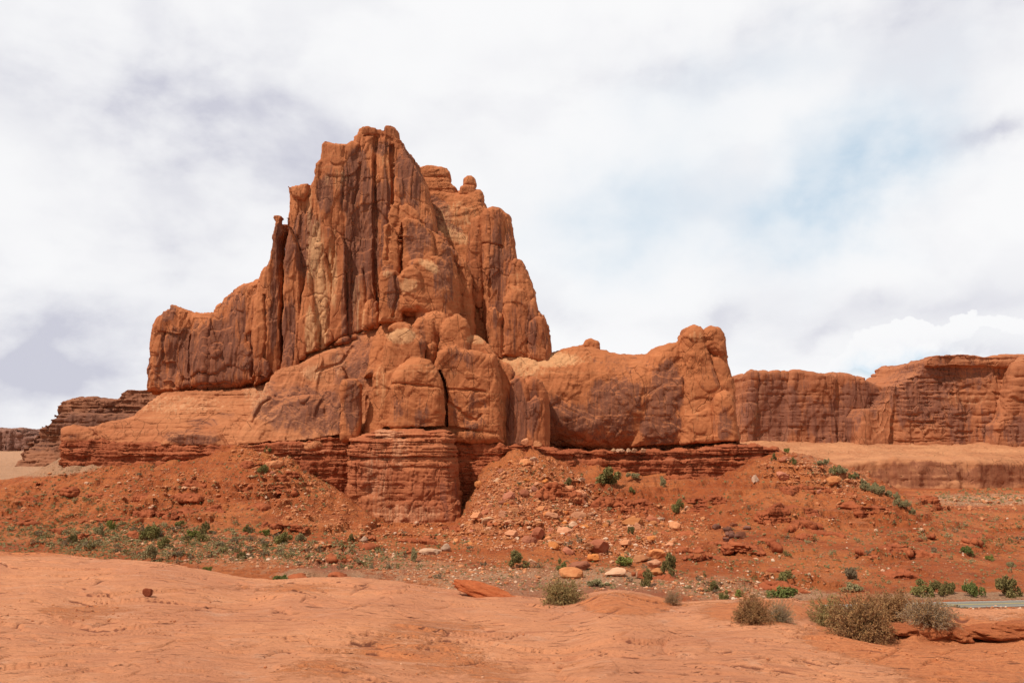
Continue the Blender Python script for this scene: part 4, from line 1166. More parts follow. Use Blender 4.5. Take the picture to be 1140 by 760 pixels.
def on_ground(px, py):
    i = int(round((px + 330) / 1800 * (NC - 1)))
    i = min(max(i, 0), NC - 1)
    j = int(np.searchsorted(-runmin[i], -py))
    j = min(max(j, 1), len(dg) - 1)
    for _ in range(3):                      # column px drifts a little with height
        e = px - PXT[i, j]
        i = min(max(i + int(round(e * (NC - 1) / 1800)), 0), NC - 1)
        j = min(max(int(np.searchsorted(-runmin[i], -py)), 1), len(dg) - 1)
    return Vector((float(XT[i, j]), float(dg[j]), float(ZT[i, j]))), j


# ------------------------------------------------------------------ road
def strip(name, x0, x1, off, wid, z, mat, kind='structure', parent=None, gap=None):
    vs, fs = [], []
    n = 60
    for i in range(n + 1):
        x = x0 + (x1 - x0) * i / n
        yc = ROAD_D0 + (x - 45) * (ROAD_D1 - ROAD_D0) / 115.0 + off
        vs += [(x, yc - wid / 2, z), (x, yc + wid / 2, z)]
    for i in range(n):
        fs.append((2 * i, 2 * i + 2, 2 * i + 3, 2 * i + 1))
    me = mesh_from(name, np.array(vs), np.array(fs))
    o = link(name, me, mat, parent)
    if kind: tag(o, kind=kind)
    return o


ma, t, b = new_mat('grey_asphalt')
geo = t.node('ShaderNodeNewGeometry')
nz_ = t.noise(geo.outputs['Position'], 0.6, 6, 0.7)
t.put(b.inputs['Base Color'], t.mix(nz_, (0.17, 0.15, 0.135), (0.23, 0.205, 0.185)))
b.inputs['Roughness'].default_value = 1.0
b.inputs['Specular IOR Level'].default_value = 0.0
mw, t, b = new_mat('road_paint')
b.inputs['Base Color'].default_value = (0.7, 0.68, 0.62, 1)
my, t, b = new_mat('yellow_road_paint')
b.inputs['Base Color'].default_value = (0.62, 0.42, 0.06, 1)
strip('road', -60, 175, 0, 6.6, FLOOR + 0.10, ma)
strip('road_marking', -60, 175, -3.0, 0.14, FLOOR + 0.11, mw)
strip('road_marking', -60, 175, 3.0, 0.14, FLOOR + 0.11, mw)
strip('road_marking', -60, 175, -0.12, 0.12, FLOOR + 0.11, my)
strip('road_marking', -60, 175, 0.12, 0.12, FLOOR + 0.11, my)

# ------------------------------------------------------------------ foreground slickrock
EDGE = [(-330, 606, 17), (-60, 606, 17), (0, 608, 17), (26, 616, 16.5), (74, 614, 16.5), (102, 621, 16), (175, 623, 15.5), (225, 632, 15), (281, 643, 14.5), (316, 645, 14), (400, 642, 14), (440, 645, 14), (496, 655, 13.5),
        (560, 660, 13), (604, 667, 12.5), (640, 667, 12.5), (655, 659, 12.5), (678, 657, 12.5), (706, 663, 12.5), (745, 671, 12), (780, 668, 12), (821, 665, 12), (860, 668, 12), (890, 674, 11.5), (940, 678, 11), (1000, 684, 10.5), (1030, 693, 10), (1060, 695, 9.8), (1140, 694, 9.8), (1470, 692, 10)]
E = np.array(EDGE, float)
FC = 1400
fcols = np.linspace(-330, 1470, FC)
ey = np.interp(fcols, E[:, 0], E[:, 1])
ed = np.interp(fcols, E[:, 0], E[:, 2])
kk = np.exp(-np.linspace(-2, 2, 61) ** 2)
kk /= kk.sum()
ey = np.convolve(np.pad(ey, 30, mode='edge'), kk, mode='valid')
ed = np.convolve(np.pad(ed, 30, mode='edge'), kk, mode='valid')
ze = zz(ey, ed)
NEARZ = -1.62
tt = np.concatenate([np.linspace(0, 1, 430) ** 1.35, 1 + np.linspace(0.004, 1.0, 90) ** 1.6])
T = tt[None, :]
YF = 2.2 + (ed[:, None] - 2.2) * T
XF = (fcols[:, None] - 570) / FPX * YF / CP
Tc = np.minimum(T, 1)
ZF = NEARZ + (ze[:, None] - NEARZ) * (0.55 * Tc + 0.45 * Tc ** 1.9)
q3 = np.stack([XF, YF, ZF], -1).astype(f32)
fl = q3.reshape(-1, 3)
fpx, fpy = proj(q3)
edgef = sst(1.0, 0.86, T)
damp = 0.30 + 0.70 * edgef
u1 = fbm(fl * np.array([0.32, 0.32, 0]) + 3, 3, 301).reshape(XF.shape)
u2 = fbm(fl * np.array([1.1, 1.5, 0]) + 7, 4, 311).reshape(XF.shape)
u3 = fbm(fl * np.array([4.0, 7.0, 0]) + 7, 3, 321).reshape(XF.shape)
ZF = ZF + damp * (0.11 * u1) + 0.020 * u2 * (0.5 + 0.5 * damp) + 0.006 * u3
# cross-bedding: thin worn layers that end in small broken steps
wx_ = 0.9 * fbm(fl * np.array([0.35, 0.5, 0]) + 1, 3, 331).reshape(XF.shape)
ph = (YF * 1.25 + XF * 0.28 + wx_ * 1.6)
lay = terr(ph, 0.015) - ph
mk = sst(0.02, 0.28, fbm(fl * np.array([0.55, 0.9, 0]) + 11, 3, 341).reshape(XF.shape))
ZF = ZF + 0.040 * lay * mk
ph2 = (YF * 3.6 - XF * 0.5 + wx_ * 3.0)
mk2 = sst(0.05, 0.30, fbm(fl * np.array([0.9, 1.8, 0]) + 21, 3, 351).reshape(XF.shape))
ZF = ZF + 0.015 * (terr(ph2, 0.02) - ph2) * mk2
# pits and low domes seen in the photo
for (cx, cy, rx, ry, hh, ring) in [(325, 668, 46, 13, 0.13, 0), (765, 722, 26, 13, 0.018, 1), (655, 745, 34, 16, 0.02, 1), (600, 700, 60, 14, 0.05, 0), (450, 668, 60, 14, 0.07, 0), (215, 655, 90, 10, 0.05, 0),
                                  (690, 668, 52, 11, 0.10, 0), (700, 712, 40, 8, 0.04, 0), (560, 735, 50, 14, -0.05, 0), (90, 690, 120, 14, -0.05, 0), (880, 680, 40, 10, 0.09, 0), (420, 712, 60, 12, -0.04, 0), (985, 697, 60, 8, 0.10, 0)]:
    r = np.sqrt(((fpx - cx) / rx) ** 2 + ((fpy - cy) / ry) ** 2)
    if ring:
        ZF = ZF + hh * sst(1.0, 0.9, r + 0.1 * u2) - hh * 0.8 * np.exp(-((r - 1.02) / 0.10) ** 2) * (fpx < cx)
    else:
        ZF = ZF + hh * np.exp(-r * r * 1.5)
# little slots where layers break, their shade painted in as a dark mask
crk_shade = np.zeros_like(ZF)
for k in range(190):
    rr = np.random.RandomState(900 + k)
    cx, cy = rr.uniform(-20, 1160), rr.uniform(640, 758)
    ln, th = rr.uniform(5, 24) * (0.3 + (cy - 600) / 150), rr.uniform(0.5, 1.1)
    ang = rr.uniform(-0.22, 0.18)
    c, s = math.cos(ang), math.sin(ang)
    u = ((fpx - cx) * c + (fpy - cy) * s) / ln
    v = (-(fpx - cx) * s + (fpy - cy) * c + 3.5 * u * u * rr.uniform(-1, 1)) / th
    crk_shade = np.maximum(crk_shade, rr.uniform(0.4, 1.0) * np.exp(-(v / 0.75) ** 2) * np.exp(-(1.2 * u) ** 4))
    ZF = ZF - 0.035 * np.exp(-v * v) * np.exp(-u ** 4) + 0.004 * np.exp(-((v + 2.2) / 2.0) ** 2) * np.exp(-u ** 4)
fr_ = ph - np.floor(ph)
crk_shade = np.maximum(crk_shade, 0.8 * np.exp(-((fr_ - 0.47) / 0.022) ** 2) * sst(0.35, 0.8, mk) * sst(0.0, 0.25, fbm(fl * np.array([1.6, 2.0, 0]) + 31, 2, 371).reshape(XF.shape)))  # painted shade along the worn layer edges too
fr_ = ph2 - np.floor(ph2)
crk_shade = np.maximum(crk_shade, 0.55 * np.exp(-((fr_ - 0.46) / 0.045) ** 2) * sst(0.35, 0.8, mk2) * sst(0.05, 0.25, fbm(fl * np.array([2.6, 3.0, 0]) + 37, 2, 372).reshape(XF.shape)))
# sunken red sand trough on the right, in front of the ledge
ty = np.interp(fcols, [860, 930, 1000, 1140, 1470], [700, 712, 724, 745, 790])[:, None]
sandt = sst(860, 930, fcols)[:, None] * sst(-3, 10, ty - fpy) * sst(1.0, 0.93, T)
ZF = ZF - 0.10 * sandt
# broken rim of the ledge at the right edge
rim = sst(985, 1010, fcols)[:, None]
lip = 704 + 4.0 * fbm(np.stack([fcols * 0.02, fcols * 0, fcols * 0], -1).astype(f32), 2, 361)[:, None]
ZF = ZF + rim * 0.17 * sst(2.5, -2.5, fpy - lip) * sst(1.25, 1.0, T)
# beyond the edge the rock rolls over and falls away
over_ = np.maximum(T - 1, 0) * (ed[:, None])
ZF = ZF - 0.9 * over_ ** 1.35 - 0.15 * over_
q3 = np.stack([XF, YF, ZF], -1).astype(f32)
fpx, fpy = proj(q3)
sandm = ell(fpx, fpy, [(110, 682, 75, 9, 0.55), (360, 745, 70, 12, 0.5), (500, 735, 90, 22, 0.55, 0.25), (480, 700, 60, 10, 0.6), (430, 725, 60, 14, 0.5), (700, 672, 60, 12, 1.0), (850, 680, 70, 14, 0.9), (310, 654, 120, 5, 0.5),
                       (1040, 732, 130, 22, 1.1, 0.2), (960, 712, 60, 14, 1.2), (1090, 745, 90, 20, 0.9), (30, 614, 60, 5, 0.9), (700, 742, 60, 8, 0.4), (90, 616, 50, 4, 0.6), (900, 735, 70, 6, 0.35)])
sandm = np.maximum(sandm, sandt * 1.0)
ni, nj = XF.shape
idx = np.arange(ni * nj).reshape(ni, nj)
Q = np.stack([idx[:-1, :-1], idx[1:, :-1], idx[1:, 1:], idx[:-1, 1:]], -1).reshape(-1, 4)
NT.tint = (1.0, 0.99, 0.93)
ms, t, b = new_mat('worn_pink_slickrock')
geo = t.node('ShaderNodeNewGeometry')
p = geo.outputs['Position']
big = t.noise(p, 0.45, 5, 0.6)
mid = t.noise(t.mapv(p, scale=(1, 1.6, 1)), 2.2, 7, 0.7)
fine = t.noise(t.mapv(p, scale=(1, 1.8, 1)), 16, 6, 0.75)
grit = t.noise(p, 90, 3, 0.8)
col = t.mix(t.rng(big, 0.36, 0.64), (0.54, 0.215, 0.112), (0.63, 0.262, 0.132))
col = t.mix(mul_(t, t.rng(mid, 0.52, 0.64), 0.55), col, (0.58, 0.22, 0.10))
col = t.mix(mul_(t, t.rng(mid, 0.46, 0.30), 0.5), col, (0.60, 0.33, 0.22))
sm = t.rng(t.math('ADD', t.math('ADD', t.attr('sand'), mul_(t, t.math('SUBTRACT', big, 0.5), 1.0)), t.math('ADD', mul_(t, t.math('SUBTRACT', mid, 0.5), 1.8), t.math('ADD', mul_(t, t.math('SUBTRACT', fine, 0.5), 1.6), mul_(t, t.math('SUBTRACT', grit, 0.5), 0.8)))), 0.42, 0.66)
scol = t.mix(t.rng(fine, 0.35, 0.65), (0.50, 0.145, 0.052), (0.64, 0.225, 0.088))
col = t.mix(mul_(t, sm, 0.85), col, scol)
streak = t.noise(t.mapv(p, scale=(0.9, 5.5, 1), rot=(0, 0, 0.16)), 1.6, 6, 0.7, 0.5)
col = t.mix(mul_(t, t.rng(streak, 0.53, 0.66), 0.55), col, (0.33, 0.108, 0.058))
col = t.mix(mul_(t, t.rng(streak, 0.42, 0.30), 0.25), col, (0.62, 0.36, 0.24))
pit = t.rng(t.noise(t.mapv(p, scale=(1, 2.2, 1)), 26, 3, 0.5), 0.64, 0.70)
col = t.mix(mul_(t, pit, 0.65), col, (0.22, 0.075, 0.045))
dash = t.noise(t.mapv(p, scale=(1.2, 7.0, 1), rot=(0, 0, -0.10)), 3.2, 3, 0.55, 0.2)
dashm = mul_(t, t.rng(dash, 0.635, 0.67), t.rng(t.noise(p, 1.3, 2, 0.5), 0.45, 0.6))
col = t.mix(mul_(t, dashm, 0.85), col, (0.20, 0.062, 0.035))
col = t.mix(mul_(t, t.rng(t.math('ADD', t.attr('crack'), mul_(t, t.math('SUBTRACT', fine, 0.5), 0.8)), 0.15, 0.55), 0.9), col, (0.18, 0.056, 0.033))  # shade of slots and layer edges put into the base colour
col = t.mix(mul_(t, t.rng(grit, 0.3, 0.7), 0.22), col, (0.30, 0.12, 0.07))
t.put(b.inputs['Base Color'], col)
h_ = t.math('ADD', mul_(t, fine, 0.35), t.math('ADD', mul_(t, mid, 0.9), t.math('ADD', mul_(t, streak, 0.5), mul_(t, grit, t.math('ADD', 0.03, mul_(t, sm, 0.10))))))
h_ = t.math('SUBTRACT', h_, t.math('ADD', mul_(t, pit, 0.25), mul_(t, dashm, 0.7)))
bump(t, b, h_, 1.0, 0.075)
M_SLICK = ms
me = mesh_from('slickrock_ground', q3.reshape(-1, 3), Q, {'sand': sandm.ravel(), 'crack': crk_shade.ravel()})
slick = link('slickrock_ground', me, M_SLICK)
tag(slick, kind='structure')
frun = np.minimum.accumulate(fpy, axis=1)


def on_slick(px, py):
    i = min(max(int(round((px + 330) / 1800 * (FC - 1))), 0), FC - 1)
    for _ in range(3):
        j = min(max(int(np.searchsorted(-frun[i], -py)), 1), len(tt) - 1)
        i = min(max(i + int(round((px - fpx[i, j]) * (FC - 1) / 1800)), 0), FC - 1)
    return Vector((float(XF[i, j]), float(YF[i, j]), float(ZF[i, j])))


# ------------------------------------------------------------------ boulders
def ico(sub):
    import bmesh
    bm = bmesh.new()
    bmesh.ops.create_icosphere(bm, subdivisions=sub, radius=1.0)
    V = np.array([v.co[:] for v in bm.verts], f32)
    Fc = np.array([[v.index for v in f.verts] for f in bm.faces], np.int32)
    bm.free()
    return V, Fc


ICO4, ICO3, ICO2 = ico(4), ico(3), ico(2)


def boulder_mesh(name, seed, src, sc=(1, 1, 1), angular=0.8, rough=0.05, mat=None, smooth=True):
    """faceted rock: a ball cut by random planes, then worn"""
    rr = np.random.RandomState(seed)
    V, Fc = src
    D = V / np.linalg.norm(V, axis=1)[:, None]
    r = np.full(len(D), 1.15)
    for k in range(rr.randint(7, 12)):
        n = rr.normal(size=3)
        n /= np.linalg.norm(n)
        h = rr.uniform(0.50, 0.92)
        c = D @ n
        rad = np.where(c > 0.05, h / np.maximum(c, 0.05), 9)
        r = np.minimum(r, rad)
    r = angular * r + (1 - angular) * 0.9
    W = D * r[:, None]
    W = W * (1 + rough * fbm(D * 2.0 + seed, 4, seed)[:, None] * 2)
    W = W * np.array(sc)
    me = mesh_from(name, W.astype(f32), Fc, smooth=smooth)
    if mat is not None: me.materials.append(mat)
    return me


def stone_mat(name, c1, c2, scale=1.0, vary=1.0):
    m, t, b = new_mat(name)
    tcn = t.node('ShaderNodeTexCoord')
    p = tcn.outputs['Object']
    n1 = t.noise(p, 1.3 * scale, 6, 0.65)
    n2_ = t.noise(p, 6.0 * scale, 5, 0.7)
    oi = t.node('ShaderNodeObjectInfo')
    col = t.mix(t.rng(n1, 0.35, 0.65), c1, c2)
    col = t.mix(mul_(t, t.rng(n2_, 0.5, 0.7), 0.4), col, tuple(x * 0.55 for x in c1))
    hs = t.node('ShaderNodeHueSaturation')
    t.put(hs.inputs['Value'], t.rng(oi.outputs['Random'], 0, 1, 1 - 0.28 * vary, 1 + 0.2 * vary, smooth=False))
    t.put(hs.inputs['Saturation'], t.rng(t.math('FRACT', mul_(t, oi.outputs['Random'], 7.3)), 0, 1, 1 - 0.10 * vary, 1 + 0.08 * vary, smooth=False))
    t.put(hs.inputs['Color'], col)
    t.put(b.inputs['Base Color'], hs.outputs[0])
    bump(t, b, t.math('ADD', n1, mul_(t, n2_, 0.5)), 0.8, 0.15)
    return m


M_ST_O = stone_mat('orange_boulder', (0.53, 0.215, 0.092), (0.44, 0.155, 0.064))
M_ST_R = stone_mat('red_boulder', (0.40, 0.13, 0.06), (0.33, 0.095, 0.045))
M_ST_D = stone_mat('dark_brown_rock', (0.20, 0.075, 0.045), (0.15, 0.055, 0.035))
M_ST_P = stone_mat('pale_stone', (0.52, 0.31, 0.20), (0.44, 0.23, 0.14))
BM = {}
for key, mt_ in (('o', M_ST_O), ('r', M_ST_R), ('d', M_ST_D), ('p', M_ST_P)):
    BM[key] = [boulder_mesh('boulder_' + key, 500 + 13 * k + ord(key), ICO3, angular=1.0 if k % 3 else 0.85, rough=0.07, mat=mt_, smooth=False) for k in range(6)]


def put_boulder(px, py, w, h, key, label, group=None, sink=0.18, name='boulder', var=None, depth=1.0, rz=None, cat='boulder', pos=None):
    v, j = on_ground(px, py) if pos is None else (pos, 0)
    s = v.y / FPX
    me = random.choice(BM[key]) if var is None else BM[key][var % 6]
    o = bpy.data.objects.new(name, me)
    COL.objects.link(o)
    hx, hz = 0.5 * w * s, 0.5 * h * s
    o.scale = (hx * 1.08, 0.5 * (hx + hz) * depth, hz * 1.12)
    o.rotation_euler = (random.uniform(-0.12, 0.12), random.uniform(-0.12, 0.12), random.choice([0, math.pi]) + random.uniform(-0.25, 0.25) if rz is None else rz)
    o.location = (v.x, v.y + 0.35 * hx, v.z + hz * (1 - sink * 2) * 0.9)
    return tag(o, label, cat, group)


random.seed(5)
for a in [
    (636, 643, 26, 14, 'o', 'smooth rounded orange boulder lying in pale gravel, widest of the roadside stones'),
    (648, 635, 24, 11, 'r', 'flat topped red block just behind the widest smooth orange boulder'),
    (685, 642, 24, 10, 'p', 'low flat pale boulder between the widest orange boulder and the stacked trio'),
    (732, 621, 15, 14, 'o', 'tall rounded orange boulder, topmost of the trio beside the dark bush'),
    (729, 632, 14, 11, 'o', 'middle pale orange boulder of the trio beside the dark bush'),
    (733, 641, 16, 10, 'o', 'lowest blocky orange boulder of the trio beside the dark bush'),
    (713, 625, 18, 11, 'o', 'pale orange boulder left of the trio behind a yellow green bush'),
    (659, 625, 14, 12, 'o', 'rounded orange boulder standing above the flat topped red block'),
    (698, 610, 13, 8, 'o', 'small rounded orange boulder uphill of the boulder trio'),
    (668, 616, 32, 20, 'r', 'large tilted red slab half buried in the lower rubble slope'),
    (600, 601, 19, 18, 'r', 'big dark sided red block at the foot of the rubble cone'),
    (589, 604, 16, 9, 'r', 'low red boulder touching the left side of the big dark sided block'),
    (571, 597, 15, 10, 'o', 'orange boulder at the lower left edge of the rubble cone'),
    (617, 611, 12, 9, 'o', 'orange boulder right of and below the big dark sided block'),
    (633, 617, 14, 9, 'r', 'dark red boulder between the small sage and the tilted slab'),
    (707, 586, 24, 14, 'o', 'large pale faced block alone in the gully right of the rubble cone'),
    (592, 628, 9, 6, 'p', 'small white block beside the dark green bush at the valley edge'),
    (479, 617, 22, 9, 'p', 'pair sized pale orange slab on the flat in front of the buttress'),
    (496, 613, 13, 8, 'p', 'whitish tilted slab just right of the pale orange slab'),
    (405, 603, 9, 6, 'p', 'small pink stone on the flat below the buttress left corner'),
    (584, 519, 14, 11, 'o', 'rounded boulder at the very top of the rubble cone'),
    (595, 514, 9, 7, 'p', 'pale stone touching the rounded boulder on top of the rubble cone'),
    (841, 536, 9, 8, 'p', 'white stone on the red slope below the right end of the ledge'),
    (634, 547, 14, 9, 'o', 'orange block on the upper right flank of the rubble cone'),
    (612, 577, 15, 10, 'o', 'orange block in the middle of the rubble cone'),
    (560, 575, 12, 9, 'o', 'orange block beside the shaded right side of the buttress'),
]:
    put_boulder(*a[:6])
for (bx, by, w, h, lab) in [(585, 493.5, 10, 8, 'left one of two orange boulders perched on the ledge left of the fin'), (598, 496.5, 12, 8, 'right one of two orange boulders perched on the ledge left of the fin')]:
    v = P(bx, by, 399.5)
    o = put_boulder(bx, by, w, h, 'o', lab, pos=v)
G = 'white stones in the shade under the fin'
for k, bx in enumerate((683, 688, 693, 700, 706, 716)):
    put_boulder(bx, 503, 6, 4, 'p', 'small white stone lying in the shadow line under the fin', G, name='stone', cat='stone', pos=P(bx, 502.5, 406.5))
G = 'dark rubble heap on the right slope'
for k in range(14):
    put_boulder(random.uniform(797, 832), random.uniform(586, 604), random.uniform(5, 10), random.uniform(4, 7), 'd', 'dark brown broken rock in the heap on the right slope', G, name='broken_rock', cat='rock')


def scatter_px(n, regs):
    """random picture points in weighted ellipses"""
    ws = [r[4] for r in regs]
    res = []
    while len(res) < n:
        r = random.choices(regs, ws)[0]
        a, q = random.uniform(0, 2 * math.pi), math.sqrt(random.random())
        rot = r[5] if len(r) > 5 else 0
        u, v = r[2] * q * math.cos(a), r[3] * q * math.sin(a)
        x = r[0] + u * math.cos(rot) - v * math.sin(rot)
        y = r[1] + u * math.sin(rot) + v * math.cos(rot)
        if -15 < x < 1155 and y > 488:
            res.append((x, y))
    return res


RUB = [(545, 548, 16, 30, 1.2, 0.5), (535, 580, 22, 14, 1.0), (600, 560, 62, 50, 5, 0.3), (650, 580, 80, 40, 3, 0.35), (700, 600, 60, 25, 1.5), (560, 595, 60, 18, 1.5), (300, 510, 45, 18, 0.8), (900, 530, 60, 18, 0.8, 0.2), (740, 590, 50, 30, 0.8)]
G = 'fallen blocks of the rubble cone'
for (x, y) in scatter_px(235, RUB):
    w = min(3.5 + random.expovariate(1 / 3.4), 18)
    put_boulder(x, y, w, w * random.uniform(0.5, 0.85), random.choice('ooorrp' if random.random() < 0.25 else 'oooorr'), 'fallen orange block of the rubble slopes, one among many alike', G, sink=0.30)

# ------------------------------------------------------------------ bedded outcrops breaking through the slopes
M_OUT = rock_mat('outcrop_rock', (0.36, 0.098, 0.040), (0.28, 0.070, 0.030), (0.44, 0.15, 0.07), (0.15, 0.045, 0.03), 0.5, 0.3, 0.3, -0.2)
G = 'red bedded outcrops of the slopes'
random.seed(21)
MORE = [(random.uniform(700, 1140), random.uniform(555, 640), random.uniform(8, 24), random.uniform(2.5, 6)) for _ in range(26)] + \
       [(random.uniform(10, 380), random.uniform(535, 600), random.uniform(8, 24), random.uniform(2.5, 5)) for _ in range(22)] + \
       [(random.uniform(400, 560), random.uniform(590, 615), random.uniform(8, 20), random.uniform(2.5, 4)) for _ in range(6)] + \
       [(random.uniform(270, 330), random.uniform(500, 540), random.uniform(6, 14), random.uniform(3, 5)) for _ in range(6)]
MORE = [m for m in MORE if not (m[0] > 900 and m[1] < 585)]
for k, (x0, y0, x1, y1, h, lab) in enumerate([
    (844, 577, 938, 577, 15, 'long broken dark red outcrop in the middle of the right slope'),
    (925, 570, 1012, 581, 13, 'dark red outcrop stepping down right of the long broken one'),
    (868, 545, 960, 551, 6, 'thin red outcrop line high on the right hill'),
    (660, 567, 722, 571, 14, 'overhanging red outcrop in the gully right of the rubble cone'),
    (598, 549, 650, 552, 10, 'red outcrop crossing the upper rubble cone'),
    (148, 574, 172, 575, 7, 'small dark outcrop on the left slope, left of a matching one'),
    (176, 576, 200, 577, 7, 'small dark outcrop on the left slope, right of a matching one'),
    (262, 545, 330, 547, 5, 'thin red outcrop below the rubble of the varnished wall'),
    (362, 623, 412, 633, 7, 'low tan red outcrop at the near edge of the flat'),
    (320, 647, 352, 648, 5, 'thin shaded outcrop at the slickrock edge beside the bright green bush'),
    (362, 648, 396, 651, 5, 'thin shaded outcrop at the slickrock edge, right of a similar one'),
    (428, 602, 505, 608, 6, 'low red outcrop on the flat below the buttress'),
    (1012, 602, 1042, 603, 5, 'small red outcrop near the right end of the valley slope'),
    (806, 611, 850, 614, 6, 'red outcrop under the dark rubble heap'),
    (952, 619, 982, 621, 5, 'small thin outcrop low on the right slope'),
    (988, 642, 1020, 643, 5, 'small thin outcrop just above the road bushes'),
    (838, 655, 905, 660, 8, 'pale red outcrop behind the bright green bush'),
    (740, 533, 780, 533, 5, 'thin outcrop line under the right hand ledge'),
    (905, 560, 1150, 562, 8, 'thin dark outcrop line in front of the pale bench'),
    (700, 640, 760, 652, 5, 'thin pale outcrop line in the gravel flat'),
    (60, 600, 110, 602, 4, 'thin red outcrop on the far left flat'),
] + [(x_ - w_, y_, x_ + w_, y_ + random.uniform(-1, 2), h_, 'short low red ledge breaking the soil of the slopes, one among many alike') for (x_, y_, w_, h_) in MORE]):
    rr = np.random.RandomState(1200 + k)
    top, bot = [], []
    n = max(4, int((x1 - x0) / 9))
    for q in range(n + 1):
        u = q / n
        x, y = x0 + (x1 - x0) * u, y0 + (y1 - y0) * u
        e = min(1, 4 * u, 4 * (1 - u)) if 0 < u < 1 else 0.25
        top.append((x, y - 1.25 * h * e * rr.uniform(0.6, 1.05)))
    cxp = 0.5 * (x0 + x1)
    vmid, _ = on_ground(cxp, 0.5 * (y0 + y1))
    d0 = vmid.y
    va, _ = on_ground(x0, y0); vb, _ = on_ground(x1, y1)
    yaw = float(np.clip((vb.y - va.y) / max(vb.x - va.x, 1), -0.5, 0.5))
    poly = top + [(x1, y1 + h * 0.8), (x0, y0 + h * 0.8)]
    o = build_rock('rock_outcrop', [dict(poly=poly, d=d0 - 2.0, back=d0 + 8, k=0.5, kb=5, dref=d0, yaw=yaw, seed=1300 + k, strata=1.4, relief=(3.2, 0.16, 0.10), edge=0.8, slab=1.5, lean=0.5)], 0.38 if h > 8 else 0.34, M_OUT, None, 'beds', amp=0.8, pad=8)
    tag(o, lab, 'outcrop', G)

# the rest of the rubble: far too many stones to count
def merged(name, items, src_list, mat, label, kind='stuff', attr=None):
    Vs, Fs, As, off = [], [], [], 0
    for (loc, sc, rz, tone) in items:
        V, Fc = random.choice(src_list)
        c, s = math.cos(rz), math.sin(rz)
        W = V * np.array(sc)
        W = np.stack([W[:, 0] * c - W[:, 1] * s, W[:, 0] * s + W[:, 1] * c, W[:, 2]], 1) + np.array(loc)
        Vs.append(W)
        Fs.append(Fc + off)
        As.append(np.full(len(W), tone))
        off += len(W)
    me = mesh_from(name, np.concatenate(Vs), np.concatenate(Fs), {'tone': np.concatenate(As)}, smooth=False)
    return tag(link(name, me, mat), label, kind=kind)


mrub, t, b = new_mat('loose_stones')
tn = t.attr('tone')
geo = t.node('ShaderNodeNewGeometry')
nn = t.noise(geo.outputs['Position'], 1.5, 4, 0.6)
col = t.mix(t.rng(tn, 0.0, 0.5, smooth=False), (0.33, 0.095, 0.040), (0.50, 0.20, 0.09))
col = t.mix(t.rng(tn, 0.6, 1.0, smooth=False), col, (0.64, 0.47, 0.35))
col = t.mix(mul_(t, t.rng(nn, 0.5, 0.7), 0.4), col, (0.22, 0.08, 0.045))
t.put(b.inputs['Base Color'], col)
small = []
for k in range(6):
    V, Fc = ico(1)
    rr = np.random.RandomState(40 + k)
    small.append(((V * (1 + rr.uniform(-0.28, 0.2, (len(V), 1)))).astype(f32), Fc))
items = []
RUB2 = RUB + [(340, 560, 60, 30, 1.6, 0.4), (200, 545, 90, 25, 0.8), (420, 622, 170, 16, 2.0, 0.08), (230, 610, 150, 20, 1.6, 0.08), (620, 645, 170, 15, 1.6), (930, 600, 220, 50, 1.4), (450, 595, 90, 12, 1.2), (820, 655, 90, 12, 1.2), (1100, 560, 60, 10, 0.8), (1110, 688, 50, 14, 0.7), (140, 560, 150, 40, 0.8), (930, 525, 60, 25, 1.0, 0.4)]
for (x, y) in scatter_px(15000, RUB2):
    v, j = on_ground(x, y)
    s = v.y / FPX
    w = (0.55 + random.expovariate(1 / 0.6)) * s
    w = min(w, 3.4 * s)
    g_ = 0.5
    tone = random.betavariate(2, 3)
    if y > 600 and random.random() < 0.28: tone = random.uniform(0.6, 0.95)
    items.append(((v.x, v.y, v.z + 0.05 * w), (w, w * random.uniform(0.6, 1.2), w * random.uniform(0.45, 0.85)), random.uniform(0, 6.28), tone))
merged('rubble', items, small, mrub, None)

# ------------------------------------------------------------------ foreground rocks
me = boulder_mesh('rock_slab', 77, ICO4, angular=0.6, rough=0.12, mat=stone_mat('fresh_red_rock', (0.68, 0.185, 0.068), (0.56, 0.135, 0.048), 2.0, 0.0))
o = bpy.data.objects.new('rock_slab', me); COL.objects.link(o)
v = on_slick(543, 664)
s = v.y / FPX
o.location = v + Vector((0, 0.1, 0.03))
o.scale = (50 * s, 0.20, 9.0 * s)
o.rotation_euler = (0, R(15), 0)
tag(o, 'long bright red rock slab lying on the rim of the pink slickrock', 'rock')
me = boulder_mesh('loose_stone', 91, ICO4, angular=1.0, rough=0.03, mat=stone_mat('dark_red_stone', (0.44, 0.12, 0.055), (0.36, 0.09, 0.042), 2.0, 0.0))
o = bpy.data.objects.new('loose_stone', me); COL.objects.link(o)
v = on_slick(165, 664)
s = v.y / FPX
o.location = v + Vector((0, 0.02, 0.045))
o.scale = (6.2 * s, 0.07, 6.5 * s)
o.rotation_euler = (0, R(-12), 0)
tag(o, 'small dark red wedge shaped stone standing alone on the slickrock', 'stone')
M_LEDGE = stone_mat('ledge_red_rock', (0.56, 0.17, 0.065), (0.46, 0.125, 0.048), 2.0, 0.0)
